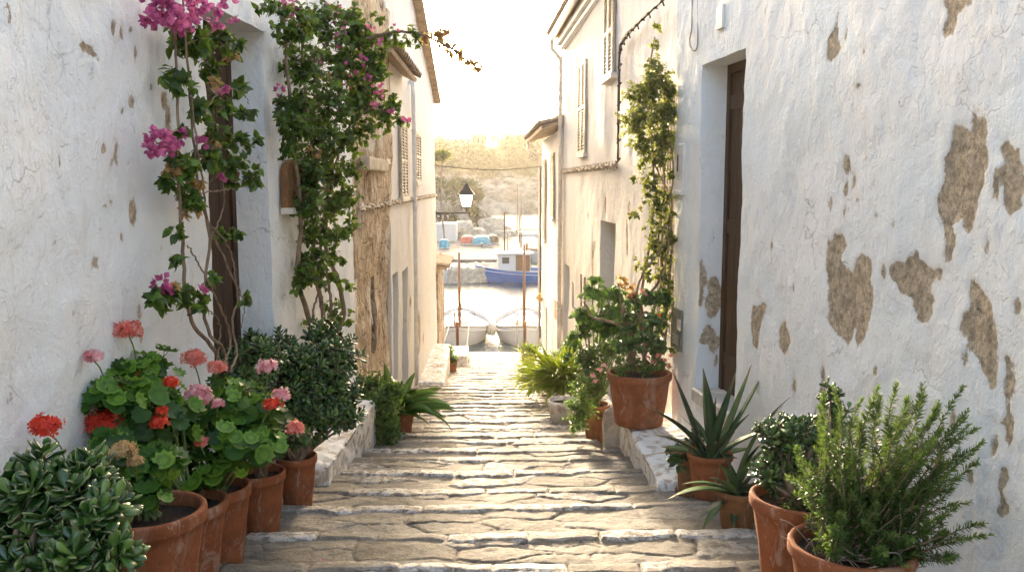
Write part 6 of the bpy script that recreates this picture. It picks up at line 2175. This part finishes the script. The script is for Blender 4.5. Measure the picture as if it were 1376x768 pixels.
def boat(name, c, rot, L, beam, label, hull='hullw', free=.72, draft=.45, sheer=.42, mast=None, cover=True, cabin=False, cat='boat', group=None, trim='varnish', fenders=(), mastmat='varnish', deck='hullw', bandmat=None):
    t = thing(name, c, label, cat, group)
    V, Fc, rl, rr_, k = hull_mesh(c, rot, L, beam, free, draft, sheer)
    m = MB(); m.add(V, Fc)
    h_ = m.build('hull', M[hull], t, smooth=True)
    # strakes and rubbing band
    def off(p, q, s, dz):
        v = Vector(p) - Vector(q)
        v.z = 0
        if v.length > 1e-4: v.normalize()
        return Vector(p) + v * s + Vector((0, 0, dz))
    m = MB()
    for rim, other in ((rl, rr_), (rr_, rl)):
        pts = [off(p, q, .02, 0.0) for p, q in zip(rim, other)]
        m.tube(pts, .020, 6)
    m.build('gunwale', M[trim], h_, smooth=True)
    m = MB()
    for rim, other in ((0, 1), (1, 0)):
        pts = []
        for i in range(len(rl)):
            row = V[i * k:(i + 1) * k]
            j = 1 if rim == 0 else k - 2
            pts.append(off(row[j], row[k - 1 - j], .012, 0))
        m.tube(pts, .022, 5)
    m.build('rubbing_strake', M[bandmat or hull], h_, smooth=True)
    # stem post
    for s in (-1, 1):
        m = MB()
        X, Y = loc_xy(c, rot, 0, s * L / 2 * 1.0)
        zz = c[2] + free + sheer * (1 if s < 0 else .8)
        X2, Y2 = loc_xy(c, rot, 0, s * L / 2 * .97)
        m.tube([(X2, Y2, c[2] - .1), (X, Y, zz - .1), (X, Y, zz + .16)], [.05, .05, .045], 6)
        m.build('stem_post', M[trim], h_)
    # deck with crown, below rim
    m = MB(); VV = []; n = len(rl)
    for i, (a, b) in enumerate(zip(rl, rr_)):
        a, b = Vector(a), Vector(b)
        tt = abs(-1 + 2 * i / (n - 1))
        dz = -.10 - (.16 * (1 - tt ** 2) if not cover else .02)
        for s in (0.02, .25, .5, .75, .98):
            p = a.lerp(b, s); p.z += dz + (.07 * (1 - (2 * s - 1) ** 2))
            VV.append(tuple(p))
    m.add(VV, [(i * 5 + j, i * 5 + j + 1, i * 5 + j + 6, i * 5 + j + 5) for i in range(n - 1) for j in range(4)])
    m.build('deck', M[deck], t, smooth=True)
    def lb_(x0, x1, y0, y1, z0, z1, mat, nm, bev=.02, parent=t):
        q = MB(); cx, cy = loc_xy(c, rot, (x0 + x1) / 2, (y0 + y1) / 2)
        q.box((cx, cy, c[2] + (z0 + z1) / 2), (x1 - x0, y1 - y0, z1 - z0), rot)
        return q.build(nm, M[mat], parent, bevel=bev)
    if cover:
        lb_(-beam * .22, beam * .22, -L * .12, L * .10, free - .12, free + .14, 'canvas', 'hatch', .05)
        lb_(-beam * .14, beam * .14, L * .16, L * .26, free - .1, free + .22, 'canvas', 'engine_box', .04)
        lb_(-beam * .38, beam * .38, -L * .23, -L * .20, free - .03, free + .02, trim, 'thwart', .01)
    if cabin:
        cb_ = lb_(-beam * .30, beam * .30, L * .08, L * .33, free - .25, free + .92, 'hullw', 'cabin', .05)
        lb_(-beam * .37, beam * .37, L * .055, L * .355, free + .922, free + .99, 'canvas', 'roof', .03, cb_)
        for sx in (-1, 1):
            q = MB()
            for (ya, yb, za, zb) in ((L * .245, L * .30, free + .42, free + .75),):
                cx, cy = loc_xy(c, rot, sx * (beam * .30 + .012), (ya + yb) / 2)
                q.box((cx, cy, c[2] + (za + zb) / 2), (.02, yb - ya, zb - za), rot)
            q.build('window', M['darkrec'], cb_)
        lb_(-beam * .30 - .035, -beam * .30 - .004, L * .02, L * .115, free - .2, free + .93, 'varnish', 'side_panel', .0, cb_) if False else None
        # varnished aft panel facing the alley
        for sx in (-1, 1):
            q = MB(); cx, cy = loc_xy(c, rot, sx * (beam * .30 + .02), L * .14)
            q.box((cx, cy, c[2] + free + .33), (.03, L * .11, 1.06), rot); q.build('door', M['varnish'], cb_)
    if mast:
        for (mx, my, mh, r) in mast:
            X, Y = loc_xy(c, rot, mx, my)
            q = MB(); q.tube([(X, Y, c[2] + free - .15), (X, Y, c[2] + free + mh)], [r, r * .7], 8)
            q.build('mast', M[mastmat], t, smooth=True)
    for (fx, fy) in fenders:
        X, Y = loc_xy(c, rot, fx, fy)
        q = MB(); q.lathe([(.001, -.22), (.06, -.20), (.10, -.12), (.11, 0), (.10, .12), (.05, .20), (.02, .24), (.001, .24)], (X, Y, c[2] + free - .12), 12)
        q.tube([(X, Y, c[2] + free), (X - .02 * (1 if fx > 0 else -1), Y, c[2] + free + .2)], .01, 4)
        q.build('fender', M['fender'], t, smooth=True)
    return t


cL = P(613, 452, 29.0); cR = P(706, 452, 29.0)
Lb = 4.6; Yb = 27.4 + Lb / 2
GB = 'white moored boats in front of the quay'
bx1 = P(613, 440, 27.6).x; bx2 = P(707, 440, 27.6).x
t = boat('rowing_boat', (bx1, Yb, 0), .02, Lb, 2.14, 'white wooden boat moored bow on at the left, brown mast at its bow', free=.50, sheer=.22, mast=[(.06, -Lb * .38, 2.6, .055), (-.10, -Lb * .36, .6, .03), (.55, -.4, .5, .02)], fenders=[(1.06, -.9), (1.12, -.4)], group=GB)
t = boat('rowing_boat', (bx2, Yb, 0), -.02, Lb, 2.06, 'white wooden boat moored bow on at the right of the sun glint', free=.50, sheer=.22, mast=[(-.02, -Lb * .38, 2.85, .055), (-.25, -.6, .55, .02)], fenders=[(-1.08, -1.0)], group=GB)
for (x0, xx_, z, lab_) in ((bx1 + .40, bx1 + .42, .75, 'pale mooring rope to the right side of the left white boat'), (bx1 - .55, bx1 - .2, .75, 'pale mooring rope to the left side of the left white boat')):
    m = MB()
    m.tube(bez([(x0, 23.0, .72), ((x0 + xx_) / 2, 25.2, .35), (xx_, 27.9, z)], 12), .015, 5)
    tag(m.build('mooring_rope', M['rope'], smooth=True), lab_, 'rope', 'mooring ropes')
m = MB()
m.tube(bez([(bx2 - .15, 23.0, .72), (bx2 - .3, 25.2, .3), (bx2 - .32, 27.8, .9)], 12), .015, 5)
tag(m.build('mooring_rope', M['cable'], smooth=True), 'dark mooring rope from the quay to the right white boat', 'rope')

# blue fishing boat
cb = P(692, 366, 46.5)
boat('fishing_boat', (cb.x + 1.35, 46.8, 0), math.pi / 2 + .06, 7.0, 2.3, 'blue and white fishing boat with a small wheelhouse and brown door', hull='hullb', free=.62, sheer=.36, cover=False, cabin=True, trim='hullw', deck='hullw', cat='fishing boat', mast=[(0, -1.0, 3.3, .04), (0, 1.75, 2.0, .035)], bandmat='hullw')
# other boats
cb = P(590, 365, 46)
boat('motor_boat', (cb.x - 2.0, 46, 0), math.pi / 2 - .1, 5.4, 1.9, 'small white open boat at the left water edge below the slipway', free=.55, sheer=.25, cover=False, trim='hullw', deck='canvas', group='small white boats around the harbour')
cb = P(715, 343, 60)
boat('motor_boat', (cb.x, 59, 0), math.pi / 2, 7, 2.2, 'white boat moored directly behind the blue fishing boat', free=.8, sheer=.35, cover=False, trim='varnish', deck='hullw', mast=[(0, .8, 4.0, .05), (0, -2.0, 2.6, .04)], group='small white boats around the harbour')
cb = P(708, 328, 78)
boat('sailing_boat', (cb.x, 76, 0), math.pi / 2 + .05, 8, 2.4, 'white sailing boat farthest out with a tall thin mast', free=.9, sheer=.35, cover=False, trim='hullw', deck='hullw', mast=[(0, .9, 4.4, .06)], group='small white boats around the harbour')

# mast poles with yards near the right edge
m = MB()
p = P(678, 350, 54)
m.tube([(p.x, 54, -.5), (p.x, 54, P(678, 285, 54).z)], .05, 7)
tag(m.build('mooring_pole', M['wooddark']), 'dark mooring pole behind the blue boat cabin', 'pole')
t = thing('mooring_pole', (P(707, 340, 50).x, 50, 0), 'short wooden mooring pole with a cross spar by the blue boat', 'pole')
m = MB(); p = P(708, 340, 50)
m.tube([(p.x, 50, -.5), (p.x, 50, P(708, 326, 50).z)], .06, 7)
m.build('post', M['varnish'], t)
m = MB(); z = P(708, 334, 50).z; m.tube([(p.x - .1, 50, z), (p.x + 2.2, 50, z - .1)], .035, 6)
m.build('spar', M['varnish'], t)
t = thing('mooring_pole', (P(698, 330, 64).x, 64, 0), 'tall thin pole with a horizontal boom against the bright water', 'pole')
m = MB(); p = P(698, 340, 64)
m.tube([(p.x, 64, -.5), (p.x, 64, P(698, 290, 64).z)], .05, 7)
m.build('post', M['wooddark'], t)
m = MB(); z = P(698, 309, 64).z; m.tube([(p.x - .25, 64, z + .02), (p.x + 2.4, 64, z)], .05, 6)
m.build('boom', M['varnish'], t)

# upturned boats on the slipway
def upturned(px, py, Y, L, b, mat, label):
    c = P(px, py, Y)
    z = .96
    V, Fc, rl, rr_, k = hull_mesh((c.x, Y, 0), math.pi / 2, L, b, .32, .22, .06)
    V = [(x, y, z + .40 - zz) for x, y, zz in V]
    m = MB(); m.add(V, [f[::-1] for f in Fc])
    t = thing('upturned_boat', (c.x, Y, z), label, 'dinghy', 'upturned dinghies on the slipway')
    m.build('hull', M[mat], t, smooth=True)
    q = MB(); q.tube([(x, y, z + .03) for x, y, _ in V[0::k]], .03, 5); q.tube([(x, y, z + .03) for x, y, _ in V[k - 1::k]], .03, 5)
    q.build('gunwale', M['hullw'], t)
upturned(629, 326, 62, 1.1, .9, 'redp', 'upturned red dinghy on the slipway')
upturned(647, 326, 61.5, 1.35, .9, 'teal', 'upturned teal dinghy beside the red one')
upturned(663, 325, 63, .8, .8, 'varnish', 'small upturned brown dinghy right of the teal one')
upturned(597, 333, 58, .7, .5, 'teal', 'small dark blue dinghy near the left houses')
# pale boathouse wall on the left
t = thing('boathouse', (P(600, 318, 66).x, 66, 1), 'small pale boathouse with a rounded ochre end under the pines', 'boathouse')
xa, xb = P(584, 320, 66).x - 1.5, P(613, 320, 66).x; zt_ = P(600, 300, 66).z
m = MB(); m.box(((xa + xb) / 2, 67.5, (zt_ + .8) / 2), (xb - xa, 3, zt_ - .8), 0)
m.build('wall', M['white4'], t, bevel=.1)
m = MB(); m.box(((xa + xb) / 2 - .6, 65.97, 1.7), (.9, .06, 1.5)); m.build('door', M['graydoor'], t)

# rocks spilling down the headland front
for (px_, py_, Y, sx, sz, lab) in ((660, 305, 76, 2.4, 1.6, 'large grey limestone outcrop in the middle of the rocks'), (675, 318, 74, 2.2, 1.1, 'flat pale outcrop stepping to the water'), (640, 318, 72, 1.8, 1.4, 'steep grey outcrop above the teal dinghy'), (693, 322, 78, 1.8, .8, 'outermost low rock of the headland'), (622, 312, 72, 1.6, 1.8, 'upright pale outcrop behind the red dinghy'), (652, 322, 70, 1.6, .8, 'small rock beside the brown dinghy')):
    c = P(px_, py_, Y)
    tag(rock_mesh(None, (c.x, Y, c.z), (sx, 2.2, sz), int(px_), 'rock', 'rock_outcrop'), lab, 'rock', 'outcrops of the headland')

# ================================================================== LIGHT, AIR, CAMERA
SUN_AZ = R(-4.4); SUN_EL = R(8.8)
w = bpy.data.worlds.new('World'); scn.world = w; w.use_nodes = True
nt = w.node_tree; nt.nodes.clear()
sky = nt.nodes.new('ShaderNodeTexSky'); sky.sky_type = 'NISHITA'; sky.sun_disc = False
sky.sun_elevation = SUN_EL; sky.sun_rotation = SUN_AZ; sky.dust_density = 5.5; sky.air_density = .65; sky.ozone_density = .25
bg = nt.nodes.new('ShaderNodeBackground'); bg.inputs['Strength'].default_value = .15
ow = nt.nodes.new('ShaderNodeOutputWorld')
nt.links.new(sky.outputs[0], bg.inputs['Color']); nt.links.new(bg.outputs[0], ow.inputs['Surface'])

sd = Vector((math.sin(SUN_AZ) * math.cos(SUN_EL), math.cos(SUN_AZ) * math.cos(SUN_EL), math.sin(SUN_EL)))
sl = bpy.data.lights.new('sun', 'SUN'); sl.energy = 2.0; sl.angle = R(3.0); sl.color = (1, .80, .56)
so = bpy.data.objects.new('sun', sl); COL.objects.link(so)
so.rotation_euler = (-sd).to_track_quat('-Z', 'Y').to_euler()

# sea air
m = MB(); m.box((0, 205, 19), (700, 450, 46))
hz = NT('sea_haze')
pv = hz.n('ShaderNodeVolumePrincipled')
pv.inputs['Color'].default_value = (1.0, .93, .80, 1); pv.inputs['Density'].default_value = .0004
pv.inputs['Anisotropy'].default_value = .5
hz.l(pv.outputs[0], hz.out.inputs['Volume'])
HZ = m.build('haze', hz.m); tag(HZ, kind='stuff')

cam = bpy.data.cameras.new('camera'); co = bpy.data.objects.new('camera', cam); COL.objects.link(co)
cam.sensor_width = 36; cam.lens = F / 1376 * 36; cam.clip_end = 6000; cam.clip_start = .05
co.location = (0, 0, CAMZ); co.rotation_euler = (math.pi / 2 - PITCH, 0, -YAW)
cam.dof.use_dof = False
scn.camera = co
scn.view_settings.view_transform = 'Standard'; scn.view_settings.look = 'None'
scn.view_settings.exposure = 3.2; scn.view_settings.gamma = 1.0
c = scn.cycles
c.use_denoising = True
c.max_bounces = 7; c.diffuse_bounces = 5; c.glossy_bounces = 2; c.transmission_bounces = 3; c.transparent_max_bounces = 6; c.volume_bounces = 0
c.sample_clamp_indirect = 6
scn.render.use_persistent_data = False
